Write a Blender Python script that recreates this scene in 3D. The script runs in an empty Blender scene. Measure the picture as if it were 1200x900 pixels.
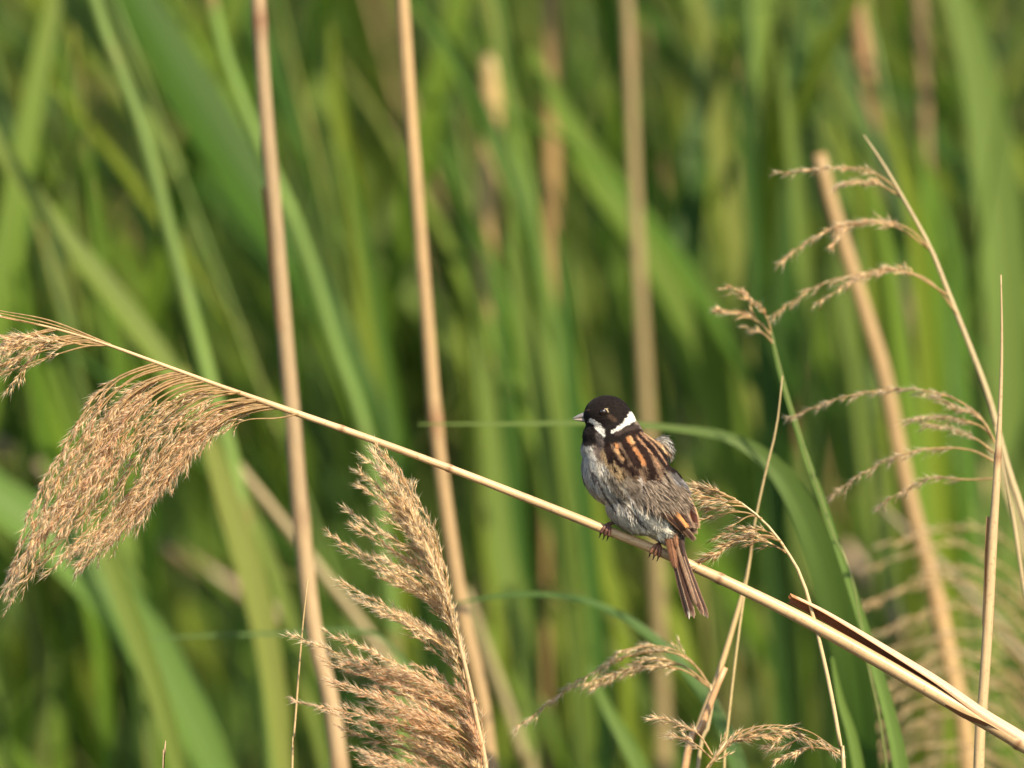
import bpy, bmesh, math, random
import numpy as np
from mathutils import Vector, Matrix
from mathutils.bvhtree import BVHTree

R = math.radians
rnd = random.Random(7)
nr = np.random.RandomState(11)
S = bpy.context.scene
COL = S.collection

# ------------------------------------------------------------------ camera, world, sun
D = 6.0                      # metres from camera to the perched bird
W = 0.64                     # metres across the frame at the bird
PX = W / 1200.0              # metres per photo pixel at the bird
cam_d = bpy.data.cameras.new('camera')
cam = bpy.data.objects.new('camera', cam_d)
COL.objects.link(cam)
cam.location = (0, -D, 0)
cam.rotation_euler = (R(90), 0, 0)
cam_d.sensor_width = 36
cam_d.lens = 36 * D / W
cam_d.clip_start = 0.1
cam_d.clip_end = 3000
cam_d.dof.use_dof = True
cam_d.dof.focus_distance = D
cam_d.dof.aperture_fstop = 4.4
S.camera = cam

SUN_AZ, SUN_EL = R(33), R(38)        # to the right of and behind the camera
sd = Vector((math.sin(SUN_AZ) * math.cos(SUN_EL), -math.cos(SUN_AZ) * math.cos(SUN_EL), math.sin(SUN_EL)))
world = bpy.data.worlds.new('World')
S.world = world
world.use_nodes = True
nt = world.node_tree
sky = nt.nodes.new('ShaderNodeTexSky')
sky.sky_type = 'NISHITA'
sky.sun_disc = False
sky.sun_elevation = SUN_EL
sky.sun_rotation = math.atan2(sd.x, sd.y)
bgn = nt.nodes['Background']
nt.links.new(sky.outputs[0], bgn.inputs[0])
bgn.inputs[1].default_value = 0.11
sun_d = bpy.data.lights.new('sun', 'SUN')
sun_d.energy = 4.8
sun_d.angle = R(0.5)
sun_d.color = (1.0, 0.85, 0.62)
sun = bpy.data.objects.new('sun', sun_d)
COL.objects.link(sun)
sun.rotation_euler = sd.to_track_quat('Z', 'Y').to_euler()
S.view_settings.view_transform = 'Standard'
S.view_settings.look = 'None'
S.view_settings.exposure = 0.86
S.view_settings.gamma = 1
S.render.engine = 'CYCLES'
S.cycles.use_denoising = True
S.cycles.max_bounces = 8
S.cycles.transparent_max_bounces = 8
S.cycles.caustics_reflective = False
S.cycles.caustics_refractive = False

GROUND = -1.6
GPY = 450 - GROUND / PX


def P(px, py, d=0.0):
    """photo pixel + metres behind the bird -> world point"""
    k = PX * (D + d) / D
    return Vector(((px - 600) * k, d, (450 - py) * k))


# ------------------------------------------------------------------ materials
def material(name, rough=0.6, spec=0.3, transl=0.0, nscale=(40, 40, 40), namt=0.3, coord='Object', bump=0.0,
             sheen=0.0, fixed=None, tboost=1.4, mottle=0.0):
    m = bpy.data.materials.new(name)
    m.use_nodes = True
    t = m.node_tree
    N, L = t.nodes, t.links
    pr = N['Principled BSDF']
    out = N['Material Output']
    pr.inputs['Roughness'].default_value = rough
    pr.inputs['Specular IOR Level'].default_value = spec
    if sheen:
        pr.inputs['Sheen Weight'].default_value = sheen
    if fixed:
        src = N.new('ShaderNodeRGB')
        src.outputs[0].default_value = (*fixed, 1)
        c = src.outputs[0]
    else:
        at = N.new('ShaderNodeAttribute')
        at.attribute_name = 'Col'
        c = at.outputs['Color']
    tc = N.new('ShaderNodeTexCoord')
    mp = N.new('ShaderNodeMapping')
    mp.inputs['Scale'].default_value = nscale
    L.new(tc.outputs[coord], mp.inputs[0])
    nz = N.new('ShaderNodeTexNoise')
    nz.inputs['Scale'].default_value = 1.0
    nz.inputs['Detail'].default_value = 4
    L.new(mp.outputs[0], nz.inputs[0])
    mr = N.new('ShaderNodeMapRange')
    mr.inputs[1].default_value = 0.3
    mr.inputs[2].default_value = 0.7
    mr.inputs[3].default_value = 1 - namt
    mr.inputs[4].default_value = 1 + namt
    L.new(nz.outputs[0], mr.inputs[0])
    vm = N.new('ShaderNodeVectorMath')
    vm.operation = 'SCALE'
    L.new(c, vm.inputs[0])
    L.new(mr.outputs[0], vm.inputs['Scale'])
    c = vm.outputs[0]
    if mottle:                      # weathering spots, browner and darker
        n2 = N.new('ShaderNodeTexNoise')
        n2.inputs['Scale'].default_value = 420
        n2.inputs['Detail'].default_value = 3
        L.new(tc.outputs['Object'], n2.inputs[0])
        r2 = N.new('ShaderNodeMapRange')
        r2.inputs[1].default_value = 0.58
        r2.inputs[2].default_value = 0.72
        r2.inputs[4].default_value = mottle
        L.new(n2.outputs[0], r2.inputs[0])
        mx = N.new('ShaderNodeMix')
        mx.data_type = 'RGBA'
        mx.inputs['B'].default_value = (0.16, 0.07, 0.03, 1)
        L.new(r2.outputs[0], mx.inputs['Factor'])
        L.new(c, mx.inputs['A'])
        c = mx.outputs['Result']
    L.new(c, pr.inputs['Base Color'])
    if bump:
        bp = N.new('ShaderNodeBump')
        bp.inputs['Strength'].default_value = bump
        bp.inputs['Distance'].default_value = 0.0005
        L.new(nz.outputs[0], bp.inputs['Height'])
        L.new(bp.outputs[0], pr.inputs['Normal'])
    if transl:
        tr = N.new('ShaderNodeBsdfTranslucent')
        sc = N.new('ShaderNodeVectorMath')
        sc.operation = 'MULTIPLY'
        sc.inputs[1].default_value = (tboost, tboost, tboost * (0.7 if name == 'green_leaf' else 0.98))
        L.new(c, sc.inputs[0])
        L.new(sc.outputs[0], tr.inputs[0])
        ms = N.new('ShaderNodeMixShader')
        ms.inputs[0].default_value = transl
        L.new(pr.outputs[0], ms.inputs[1])
        L.new(tr.outputs[0], ms.inputs[2])
        L.new(ms.outputs[0], out.inputs[0])
    return m


M = {}
M['culm'] = material('dry_culm', rough=0.42, spec=0.45, nscale=(9, 60, 1), namt=0.16, coord='UV', bump=0.25, mottle=0.45)
M['sheath'] = material('dry_sheath', rough=0.5, spec=0.35, transl=0.12, nscale=(25, 12, 1), namt=0.2, coord='UV', bump=0.3, mottle=0.35)
M['plume'] = material('reed_plume', rough=0.6, spec=0.3, transl=0.5, nscale=(300, 300, 300), namt=0.2, tboost=1.5)
M['leaf'] = material('green_leaf', rough=0.55, spec=0.22, transl=0.38, nscale=(14, 6, 1), namt=0.22, coord='UV', bump=0.15)
M['gculm'] = material('green_culm', rough=0.45, spec=0.35, nscale=(5, 14, 1), namt=0.2, coord='UV')
M['plumage'] = material('plumage', rough=0.85, spec=0.12, transl=0.12, nscale=(900, 900, 900), namt=0.18, sheen=0.05, tboost=1.0)
M['skin'] = material('bird_skin', rough=0.9, spec=0.05, nscale=(900, 900, 900), namt=0.2)
M['feather'] = material('vane', rough=0.6, spec=0.2, transl=0.08, nscale=(4, 260, 1), namt=0.22, coord='UV', tboost=1.0)
M['horn'] = material('bill_horn', rough=0.3, spec=0.5, nscale=(700, 700, 700), namt=0.15)
M['eye'] = material('eye_gloss', rough=0.14, spec=0.8, nscale=(200, 200, 200), namt=0.05)
M['scale'] = material('leg_scale', rough=0.5, spec=0.4, nscale=(1500, 1500, 3000), namt=0.4, bump=0.4)
M['ground'] = material('marsh_mud', rough=0.9, spec=0.1, nscale=(6, 6, 6), namt=0.5, fixed=(0.05, 0.045, 0.025))
M['bank'] = material('bank_turf', rough=0.9, spec=0.1, nscale=(3, 3, 3), namt=0.6, fixed=(0.05, 0.085, 0.02))


# ------------------------------------------------------------------ mesh builder
class MB:
    def __init__(s):
        s.v, s.f, s.c, s.uv = [], [], [], []
        s.n = 0

    def add(s, verts, faces, cols, uvs=None):
        b = s.n
        s.v.extend(verts)
        s.f.extend([tuple(i + b for i in f) for f in faces])
        s.c.extend(cols)
        s.uv.extend(uvs if uvs is not None else [(0, 0)] * len(verts))
        s.n += len(verts)

    def build(s, name, mat, parent=None, smooth=True, org=None):
        o0 = Vector((0, 0, 0)) if org is None else org
        if parent is not None and org is None:
            o0 = parent.location
        a = np.array([tuple(q) for q in s.v], dtype=float) - np.array(tuple(o0))
        me = bpy.data.meshes.new(name)
        me.from_pydata(a.tolist(), [], s.f)
        ca = me.color_attributes.new('Col', 'FLOAT_COLOR', 'POINT')
        cc = np.ones((len(a), 4))
        cc[:, :3] = np.array([tuple(q)[:3] for q in s.c])
        ca.data.foreach_set('color', cc.ravel())
        ul = me.uv_layers.new(name='UVMap')
        li = np.zeros(len(me.loops), dtype=int)
        me.loops.foreach_get('vertex_index', li)
        ul.data.foreach_set('uv', np.array(s.uv, dtype=float)[li].ravel())
        me.materials.append(mat)
        if smooth:
            me.polygons.foreach_set('use_smooth', [True] * len(me.polygons))
        me.update()
        o = bpy.data.objects.new(name, me)
        COL.objects.link(o)
        if parent is not None:
            o.parent = parent
        elif org is not None:
            o.location = org
        return o


def thing(name, label, cat, loc, group=None):
    o = bpy.data.objects.new(name, None)
    o.empty_display_size = 0.02
    COL.objects.link(o)
    o.location = loc
    o['label'] = label
    o['category'] = cat
    if group:
        o['group'] = group
    return o


def smooth_path(pts, n):
    """Catmull-Rom through tuples, n samples"""
    a = np.array([tuple(p) for p in pts], dtype=float)
    if len(a) == 2:
        t = np.linspace(0, 1, n)[:, None]
        return a[0] * (1 - t) + a[1] * t
    e = np.vstack([2 * a[0] - a[1], a, 2 * a[-1] - a[-2]])
    seg = np.linalg.norm(np.diff(a, axis=0), axis=1)
    cum = np.concatenate([[0], np.cumsum(seg)])
    out = []
    for q in np.linspace(0, cum[-1], n):
        i = min(np.searchsorted(cum, q, side='right') - 1, len(seg) - 1)
        t = (q - cum[i]) / max(seg[i], 1e-9)
        p0, p1, p2, p3 = e[i], e[i + 1], e[i + 2], e[i + 3]
        out.append(0.5 * (2 * p1 + (p2 - p0) * t + (2 * p0 - 5 * p1 + 4 * p2 - p3) * t * t + (3 * p1 - p0 - 3 * p2 + p3) * t ** 3))
    return np.array(out)


def unit(v):
    n = np.linalg.norm(v, axis=-1, keepdims=True)
    return v / np.maximum(n, 1e-12)


def frames(pts):
    t = unit(np.gradient(pts, axis=0))
    ref = np.array([0, -1.0, 0])
    if abs(np.dot(t[0], ref)) > 0.9:
        ref = np.array([1.0, 0, 0])
    u = unit(np.cross(t, ref))
    w = np.cross(t, u)
    return t, u, w


def tube(mb, pts, rad, col, sides=8, cap=True, vlen0=0.0):
    pts = np.asarray(pts, float)
    n = len(pts)
    rad = np.broadcast_to(np.asarray(rad, float), (n,))
    col = np.asarray(col, float)
    if col.ndim == 1:
        col = np.tile(col, (n, 1))
    t, u, w = frames(pts)
    ang = np.arange(sides) * 2 * math.pi / sides
    vs, cs, uv = [], [], []
    L = np.concatenate([[0], np.cumsum(np.linalg.norm(np.diff(pts, axis=0), axis=1))]) + vlen0
    for i in range(n):
        ring = pts[i] + rad[i] * (np.cos(ang)[:, None] * u[i] + np.sin(ang)[:, None] * w[i])
        vs.extend(ring.tolist())
        cs.extend([col[i]] * sides)
        uv.extend([(abs(k / sides - 0.5) * 2, L[i]) for k in range(sides)])
    fs = []
    for i in range(n - 1):
        for k in range(sides):
            k2 = (k + 1) % sides
            fs.append((i * sides + k, i * sides + k2, (i + 1) * sides + k2, (i + 1) * sides + k))
    if cap:
        fs.append(tuple(range(sides - 1, -1, -1)))
        fs.append(tuple((n - 1) * sides + k for k in range(sides)))
    mb.add(vs, fs, cs, uv)


def ribbon(mb, pts, wid, col, nrm=(0, -1, 0), twist=0.0, fold=0.15, ecol=None, ncross=2, mid=None):
    """blade along pts, wid = full widths, V-folded round the midrib"""
    pts = np.asarray(pts, float)
    n = len(pts)
    wid = np.broadcast_to(np.asarray(wid, float), (n,))
    col = np.asarray(col, float)
    if col.ndim == 1:
        col = np.tile(col, (n, 1))
    t = unit(np.gradient(pts, axis=0))
    nr0 = np.asarray(nrm, float)
    side = unit(np.cross(t, nr0))
    nn = np.cross(side, t)
    tw = np.broadcast_to(np.asarray(twist, float), (n,))
    s2 = side * np.cos(tw)[:, None] + nn * np.sin(tw)[:, None]
    n2 = np.cross(s2, t)
    L = np.concatenate([[0], np.cumsum(np.linalg.norm(np.diff(pts, axis=0), axis=1))])
    vs, cs, uv = [], [], []
    m = ncross * 2 + 1
    for i in range(n):
        for k in range(m):
            a = (k / (m - 1)) * 2 - 1
            q = pts[i] + s2[i] * a * wid[i] / 2 + n2[i] * abs(a) * wid[i] * fold
            vs.append(q.tolist())
            c = col[i]
            if ecol is not None and abs(a) > 0.9:
                c = np.asarray(ecol)
            if mid is not None and k == ncross:
                c = np.asarray(mid)
            cs.append(c)
            uv.append((a * 0.5 + 0.5, L[i]))
    fs = [(i * m + k, i * m + k + 1, (i + 1) * m + k + 1, (i + 1) * m + k) for i in range(n - 1) for k in range(m - 1)]
    mb.add(vs, fs, cs, uv)


def spikelet(mb, p, d, L, r, col):
    d = d / (np.linalg.norm(d) + 1e-12)
    a = np.cross(d, (0.3, 0.5, 0.81))
    a /= (np.linalg.norm(a) + 1e-12)
    b = np.cross(d, a)
    q = p + d * L * 0.38
    vs = [p, q + a * r, q + (-0.5 * a + 0.87 * b) * r, q + (-0.5 * a - 0.87 * b) * r, p + d * L]
    c0, c1 = np.asarray(col) * 0.8, np.asarray(col) * 1.1
    mb.add([v.tolist() for v in vs], [(0, 2, 1), (0, 3, 2), (0, 1, 3), (1, 2, 4), (2, 3, 4), (3, 1, 4)], [c0, col, col, col, c1])
    if HAIRS:
        for _ in range(HAIRS):
            h = d + rv() * 0.38
            h /= np.linalg.norm(h)
            e = p + h * L * rnd.uniform(0.9, 1.5)
            g = p + d * L * 0.1
            w_ = (a if rnd.random() < 0.5 else b) * 0.00011
            hc = (0.82, 0.71, 0.52)
            mb.add([(g - w_).tolist(), (g + w_).tolist(), e.tolist()], [(0, 1, 2)], [hc, hc, hc])


BUFF = [(0.74, 0.57, 0.33), (0.66, 0.48, 0.26), (0.80, 0.66, 0.43), (0.58, 0.37, 0.19), (0.70, 0.51, 0.28)]
PALE = [(0.74, 0.61, 0.38), (0.64, 0.50, 0.30), (0.80, 0.69, 0.48), (0.54, 0.39, 0.23)]
RED = [(0.66, 0.42, 0.24), (0.58, 0.33, 0.18), (0.72, 0.52, 0.32), (0.68, 0.46, 0.27)]


HAIRS = 3


def jitcol(pal):
    c = np.array(rnd.choice(pal))
    return c * rnd.uniform(0.8, 1.25)


def rv():
    v = nr.normal(size=3)
    return v / np.linalg.norm(v)


def plume_branch(path, name, parent, pal, r0=0.0006, r1=0.0002, nsub=16, sub=0.012, spk=0.004, spr=0.00045,
                 ang=(12, 32), t0=0.25, nper=5, droop=0.2, stemcol=(0.52, 0.38, 0.2), mb=None, n=22):
    own = mb is None
    mb = mb or MB()
    pts = smooth_path(path, n)
    tube(mb, pts, np.linspace(r0, r1, n), stemcol, sides=4, cap=False)
    tan = unit(np.gradient(pts, axis=0))
    for i in range(nsub):
        t = t0 + (1 - t0) * (i + rnd.random()) / nsub
        f = t * (n - 1)
        k = min(int(f), n - 2)
        p = pts[k] + (pts[k + 1] - pts[k]) * (f - k)
        d = tan[k]
        s = np.cross(d, rv())
        s /= np.linalg.norm(s)
        al = R(rnd.uniform(*ang))
        dd = d * math.cos(al) + s * math.sin(al) + np.array([0, 0, -droop])
        dd /= np.linalg.norm(dd)
        Ls = sub * rnd.uniform(0.5, 1.2) * (1 - 0.45 * t)
        q = p.copy()
        m = max(2, int(nper * rnd.uniform(0.7, 1.3)))
        line = [q.copy()]
        for j in range(m):
            dd = unit(dd + rv() * 0.12 + np.array([0, 0, -droop * 0.25]))
            q = q + dd * Ls / m
            line.append(q.copy())
            sdv = unit(dd + unit(np.cross(dd, rv())) * rnd.uniform(0.1, 0.45))
            spikelet(mb, q, sdv, spk * rnd.uniform(0.7, 1.3), spr * rnd.uniform(0.8, 1.3), jitcol(pal))
        tube(mb, np.array(line), 0.00016, stemcol, sides=3, cap=False)
    spikelet(mb, pts[-1], tan[-1], spk, spr, jitcol(pal))
    if own:
        return mb.build(name, M['plume'], parent)


def culm_colors(n, L0, L1, nodes, base, dark=(0.2, 0.09, 0.04), w=0.0012, band=None):
    s = np.linspace(L0, L1, n)
    base = np.array(base)
    c = np.tile(base, (n, 1))
    rr = np.ones(n)
    for q in nodes:
        k = np.exp(-((s - q) / w) ** 2)[:, None]
        c = c * (1 - 0.8 * k) + np.array(dark) * 0.8 * k
        rr += 0.16 * np.exp(-((s - q) / (w * 1.6)) ** 2)
    return c, rr


def path_len(pts):
    return float(np.linalg.norm(np.diff(pts, axis=0), axis=1).sum())


def dry_culm(label, pix, widths, d, base=(0.50, 0.35, 0.18), nodes=None, n=120, group='dry reed stalks', sides=12, name='dry_reed',
             broken=False, root=True, rootx=None):
    """pix from the top end to the bottom; extended down to the mud"""
    pl = [P(x, y, d) for x, y in pix]
    if root:
        a, b = pix[-2], pix[-1]
        sl = (b[0] - a[0]) / (b[1] - a[1]) if b[1] != a[1] else 0
        gy = (450 - GROUND / (PX * (D + d) / D))
        gx = rootx if rootx is not None else b[0] + sl * 450
        pl += [P(b[0] + (gx - b[0]) * 0.4, b[1] + 500, d), P(gx, gy + 15, d)]
        widths = list(widths) + [widths[-1] * 1.05, widths[-1] * 1.1]
    pts = smooth_path(pl, n)
    L = path_len(pts)
    # widths follow the control points
    ctrl = np.array([tuple(q) for q in pl])
    cl = np.concatenate([[0], np.cumsum(np.linalg.norm(np.diff(ctrl, axis=0), axis=1))])
    cl = cl / cl[-1] * L
    s = np.linspace(0, L, n)
    wd = np.interp(s, cl, widths) * PX * (D + d) / D
    if nodes is None:
        nodes = np.arange(rnd.uniform(0.03, 0.16), L, 0.17)
    c, rr = culm_colors(n, 0, L, nodes, base, w=0.003)
    # every internode weathers a little differently
    ii = np.searchsorted(nodes, s)
    sh = np.array([rnd.uniform(0.82, 1.15) for _ in range(len(nodes) + 2)])
    c = c * sh[ii][:, None]
    root_o = thing(name, label, 'reed', tuple(pts[-1]), group)
    mb = MB()
    tube(mb, pts, wd / 2 * rr, c, sides=sides)
    mb.build('culm', M['culm'], root_o)
    return root_o, pts


def sheath_on(root, pts, i0, i1, r, col, open_=0.6, flare=0.0):
    """papery leaf sheath wrapped part way round a culm between samples i0..i1"""
    mb = MB()
    seg = smooth_path([tuple(q) for q in pts[i0:i1]], 24)
    t, u, w = frames(seg)
    vs, cs, uv, fs = [], [], [], []
    m = 9
    for i in range(24):
        f = i / 23
        rad = r * (1.05 + 0.35 * (1 - f)) + flare * max(0, 0.3 - f)
        a0 = -math.pi * open_ * (0.45 + 0.55 * f)
        for k in range(m):
            a = a0 + (k / (m - 1)) * -2 * a0 + 0.9
            vs.append((seg[i] + rad * (math.cos(a) * u[i] + math.sin(a) * w[i])).tolist())
            cs.append(np.array(col) * (0.85 + 0.3 * f))
            uv.append((k / m, f * 0.1))
    fs = [(i * m + k, i * m + k + 1, (i + 1) * m + k + 1, (i + 1) * m + k) for i in range(23) for k in range(m - 1)]
    mb.add(vs, fs, cs, uv)
    return mb.build('leaf_sheath', M['sheath'], root)


# ------------------------------------------------------------------ setting: ground and bank
def sheet(name, mat, f, xs, ys):
    vs = [(x, y, f(x, y)) for y in ys for x in xs]
    nx = len(xs)
    fs = [(j * nx + i, j * nx + i + 1, (j + 1) * nx + i + 1, (j + 1) * nx + i) for j in range(len(ys) - 1) for i in range(nx - 1)]
    me = bpy.data.meshes.new(name)
    me.from_pydata(vs, [], fs)
    me.materials.append(mat)
    me.polygons.foreach_set('use_smooth', [True] * len(me.polygons))
    o = bpy.data.objects.new(name, me)
    COL.objects.link(o)
    o['kind'] = 'structure'
    return o


gx = np.concatenate([[-900, -200, -60, -20], np.linspace(-8, 8, 60), [20, 60, 200, 900]])
gy = np.concatenate([[-300, -60, -20], np.linspace(-8, 16, 70), [30, 80, 300, 1500]])


def ground_h(x, y):
    return GROUND + 0.03 * math.sin(x * 3.1 + y) * math.cos(y * 2.3) if abs(x) < 9 and abs(y) < 17 else GROUND


def bank_h(x, y):
    k = min(max((y - 9) / 4.5, 0), 1)
    k = k * k * (3 - 2 * k)
    back = min(max((26 - y) / 8, 0), 1)
    return GROUND - 0.3 + 4.6 * k * back + (0.12 * math.sin(x * 1.7 + y) * math.cos(x * .6 - y * 1.3)) * k


sheet('ground', M['ground'], ground_h, gx, gy)
sheet('bank', M['bank'], bank_h, np.linspace(-60, 60, 121), np.linspace(9, 26, 40))

# ------------------------------------------------------------------ green reeds
GREENS = [(0.092, 0.172, 0.014), (0.068, 0.142, 0.014), (0.150, 0.205, 0.016), (0.040, 0.098, 0.012), (0.128, 0.188, 0.034), (0.110, 0.185, 0.016)]


def leaf_profile(n, w, base=0.55):
    t = np.linspace(0, 1, n)
    return w * np.clip((base + (1 - base) * np.minimum(t / 0.22, 1)) * np.clip((1 - t) / 0.62, 0, 1) ** 0.75, 0.02, 1)


def leaf_mesh(mb, base, az, el, L, w, col, curl=0.5, tip=None, n=14):
    """a reed leaf leaving its culm at base"""
    pts = [np.array(base, float)]
    e = el
    for i in range(n - 1):
        f = i / (n - 1)
        d = np.array([math.cos(az) * math.cos(e), math.sin(az) * math.cos(e), math.sin(e)])
        pts.append(pts[-1] + d * L / (n - 1))
        e -= curl * (f ** 1.4) * 3.0 / (n - 1)
    pts = np.array(pts)
    c = np.tile(np.array(col), (n, 1))
    if tip is not None:
        k = (np.linspace(0, 1, n) ** 4)[:, None]
        c = c * (1 - k) + np.array(tip) * k
    nrm = (math.cos(az + 0.1) * -0.55, math.sin(az) * -0.5 - 0.55, 0.62)
    ribbon(mb, pts, leaf_profile(n, w), c, nrm=nrm, twist=np.linspace(0, rnd.uniform(-0.9, 0.9), n), fold=0.13, ncross=1)


def make_reed_proto(idx, dry=False):
    """returns (root, parts) built at the origin, foot at z = 0"""
    H = rnd.uniform(2.15, 2.9)
    root = thing('dry_reed' if dry else 'green_reed', '', 'reed', (0, 0, 0))
    lean = rnd.uniform(-0.12, 0.02)
    n = 26
    t = np.linspace(0, 1, n)
    ph = rnd.uniform(0, 6)
    pts = np.stack([lean * t ** 2 * H + 0.015 * np.sin(t * 7 + ph), 0.02 * np.cos(t * 5 + ph) * t, t * H], 1)
    mb = MB()
    nodes = np.arange(0.1, H, 0.16)
    if dry:
        base = np.array(rnd.choice([(0.44, 0.30, 0.15), (0.36, 0.24, 0.13), (0.42, 0.25, 0.11)]))
        c, rr = culm_colors(n, 0, H, nodes, base, w=0.01)
    else:
        base = np.array(rnd.choice([(0.11, 0.17, 0.035), (0.08, 0.15, 0.03), (0.16, 0.19, 0.04)]))
        c, rr = culm_colors(n, 0, H, nodes, base, dark=(0.25, 0.23, 0.06), w=0.012)
    tube(mb, pts, np.linspace(0.0042, 0.0018, n) * (rr * 0.5 + 0.5), c, sides=7)
    mb.build('culm', M['culm'] if dry else M['gculm'], root)
    if not dry:
        z = rnd.uniform(0.5, 0.6)
        side = 1
        while z < H - 0.12:
            f = z / H
            k = f * (n - 1)
            i = int(k)
            b = pts[i] + (pts[min(i + 1, n - 1)] - pts[i]) * (k - i)
            az = math.pi + rnd.gauss(0, 0.8) if rnd.random() < 0.62 else rnd.uniform(0, 6.28)
            lm = MB()
            g = np.array(rnd.choice(GREENS)) * rnd.uniform(0.8, 1.2)
            L = rnd.uniform(0.32, 0.58)
            leaf_mesh(lm, b, az, R(rnd.uniform(50, 84)), L, rnd.uniform(0.011, 0.025), g, curl=rnd.choice([0.15, 0.3, 0.45, 0.9]),
                      tip=(0.22, 0.2, 0.07) if rnd.random() < 0.4 else None)
            lm.build('leaf', M['leaf'], root)
            z += rnd.uniform(0.09, 0.14)
    return root


def copy_tree(root):
    r = root.copy()
    COL.objects.link(r)
    for ch in PARTS[root.name]:
        c = ch.copy()
        COL.objects.link(c)
        c.parent = r
    return r


greens = [make_reed_proto(i) for i in range(9)]
dries = [make_reed_proto(i, True) for i in range(4)]
bpy.context.view_layer.update()
PARTS = {r.name: list(r.children) for r in greens + dries}

spots = []
NG, ND = 175, 16
tries = 0
while len(spots) < NG + ND and tries < 20000:
    tries += 1
    y = 1.2 + 3.3 * rnd.random() ** 1.1 if len(spots) < NG else rnd.uniform(2.0, 4.4)
    hw = 0.34 * (D + y) / D + 0.22
    x = rnd.uniform(-hw, hw + 0.15)
    if all((x - a) ** 2 + (y - b) ** 2 > 0.05 ** 2 for a, b in spots):
        spots.append((x, y))
used = set()
for i, (x, y) in enumerate(spots):
    dry = i >= NG
    pool = dries if dry else greens
    src = pool[i % len(pool)]
    if src.name in used:
        o = copy_tree(src)
    else:
        o = src
        used.add(src.name)
    o.location = (x, y, GROUND - 0.02 + rnd.uniform(-0.35, 0))
    lean = rnd.gauss(-0.06, 0.07) + (-0.06 if x < 0 else 0)
    o.rotation_euler = (rnd.gauss(0, 0.05), lean, rnd.gauss(0, 0.35))
    s = rnd.uniform(0.92, 1.12)
    o.scale = (s, s, s)
    zx = x * D / (D + y) / PX + 600
    zone = ('at the left edge' if zx < 120 else 'left of the tall left tan stalk' if zx < 330 else 'between the two tall tan stalks' if zx < 500 else
            'above the middle of the perch' if zx < 680 else 'behind the bird' if zx < 850 else 'behind the arching dark blade' if zx < 1020 else 'behind the snapped stalk' if zx < 1150 else 'at the right edge')
    near = 'blurred' if y < 2.4 else 'heavily blurred distant'
    if dry:
        o['label'] = 'bare tan reed stalk, ' + near + ', ' + zone
        o['group'] = near + ' tan stalks ' + zone
    else:
        o['label'] = 'green leafy reed, ' + near + ', ' + zone
        o['group'] = near + ' green reeds ' + zone

# the far reed bed, one mass
mb = MB()
for i in range(1500):
    y = 4.4 + 4.2 * rnd.random()
    hw = 0.34 * (D + y) / D + 0.9
    x = rnd.uniform(-hw, hw)
    H = rnd.uniform(2.3, 3.3)
    ln = rnd.gauss(-0.08, 0.07)
    pts = np.array([[x + ln * H * t * t, y, GROUND - 0.05 + H * t] for t in np.linspace(0, 1, 6)])
    dead = rnd.random() < 0.14
    c = np.array((0.36, 0.24, 0.12)) if dead else np.array(rnd.choice(GREENS))
    tube(mb, pts, np.linspace(0.004, 0.0015, 6), c, sides=3, cap=False)
    if dead:
        continue
    for k in range(7):
        f = rnd.uniform(0.3, 0.98)
        b = pts[0] + np.array([ln * H * f * f, 0, H * f])
        leaf_mesh(mb, b, math.pi + rnd.gauss(0, 0.9), R(rnd.uniform(50, 82)), rnd.uniform(0.35, 0.6), rnd.uniform(0.016, 0.03),
                  np.array(rnd.choice(GREENS)) * rnd.uniform(0.7, 1.2), curl=rnd.choice([0.1, 0.3, 0.6]), n=7)
fb = mb.build('reed_bed', M['leaf'])
fb['kind'] = 'stuff'
fb['label'] = 'far mass of green reeds closing the background'


# ------------------------------------------------------------------ single blades one can pick out
def blade(label, pix, widths, d, col, twist=0.0, fold=0.14, tip=0, d2=None, group='single green blades', n=40, nrm=(0.15, -1, 0.25),
          rootx=None, ecol=None, mid=None, name='green_reed', curve_d=0.0):
    """leaf drawn from its tip to its foot; below the foot a green culm runs to the mud"""
    m = len(pix)
    dd = np.linspace(d, d if d2 is None else d2, m)
    pl = [P(x, y, q) for (x, y), q in zip(pix, dd)]
    pts = smooth_path(pl, n)
    L = path_len(pts)
    ctrl = np.array([tuple(q) for q in pl])
    cl = np.concatenate([[0], np.cumsum(np.linalg.norm(np.diff(ctrl, axis=0), axis=1))])
    s = np.linspace(0, cl[-1], n)
    wd = np.interp(s, cl, widths) * PX * (D + d) / D
    de = dd[-1]
    b = pix[-1]
    gy_ = 450 - GROUND / (PX * (D + de) / D)
    gx_ = b[0] + 40 if rootx is None else rootx
    foot = P(gx_, gy_ + 15, de)
    root = thing(name, label, 'reed', foot, group)
    lb = MB()
    ribbon(lb, pts, wd, col, nrm=nrm, twist=twist, fold=fold, ecol=ecol, ncross=2, mid=mid)
    lb.build('leaf', M['leaf'], root)
    cb = MB()
    cp = smooth_path([pl[-1], P((b[0] * 2 + gx_) / 3, b[1] + (gy_ - b[1]) * .4, de + 0.002), foot], 30)
    tube(cb, cp, np.linspace(0.0022, 0.0042, 30), (0.10, 0.16, 0.035), sides=8)
    cb.build('culm', M['gculm'], root)
    return root


def green_culm(label, pix, widths, d, col=(0.12, 0.19, 0.035)):
    r, pts = dry_culm(label, pix, widths, d, base=col, group='green reed stems', name='green_reed',
                      nodes=None)
    for ch in (o for o in COL.objects if o.parent == r):
        ch.data.materials[0] = M['gculm']
    return r


GB = (0.105, 0.175, 0.040)      # bright
GD = (0.042, 0.098, 0.010)      # dark
GG = (0.140, 0.195, 0.032)      # grey green
GY = (0.190, 0.220, 0.045)      # yellowish

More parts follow.
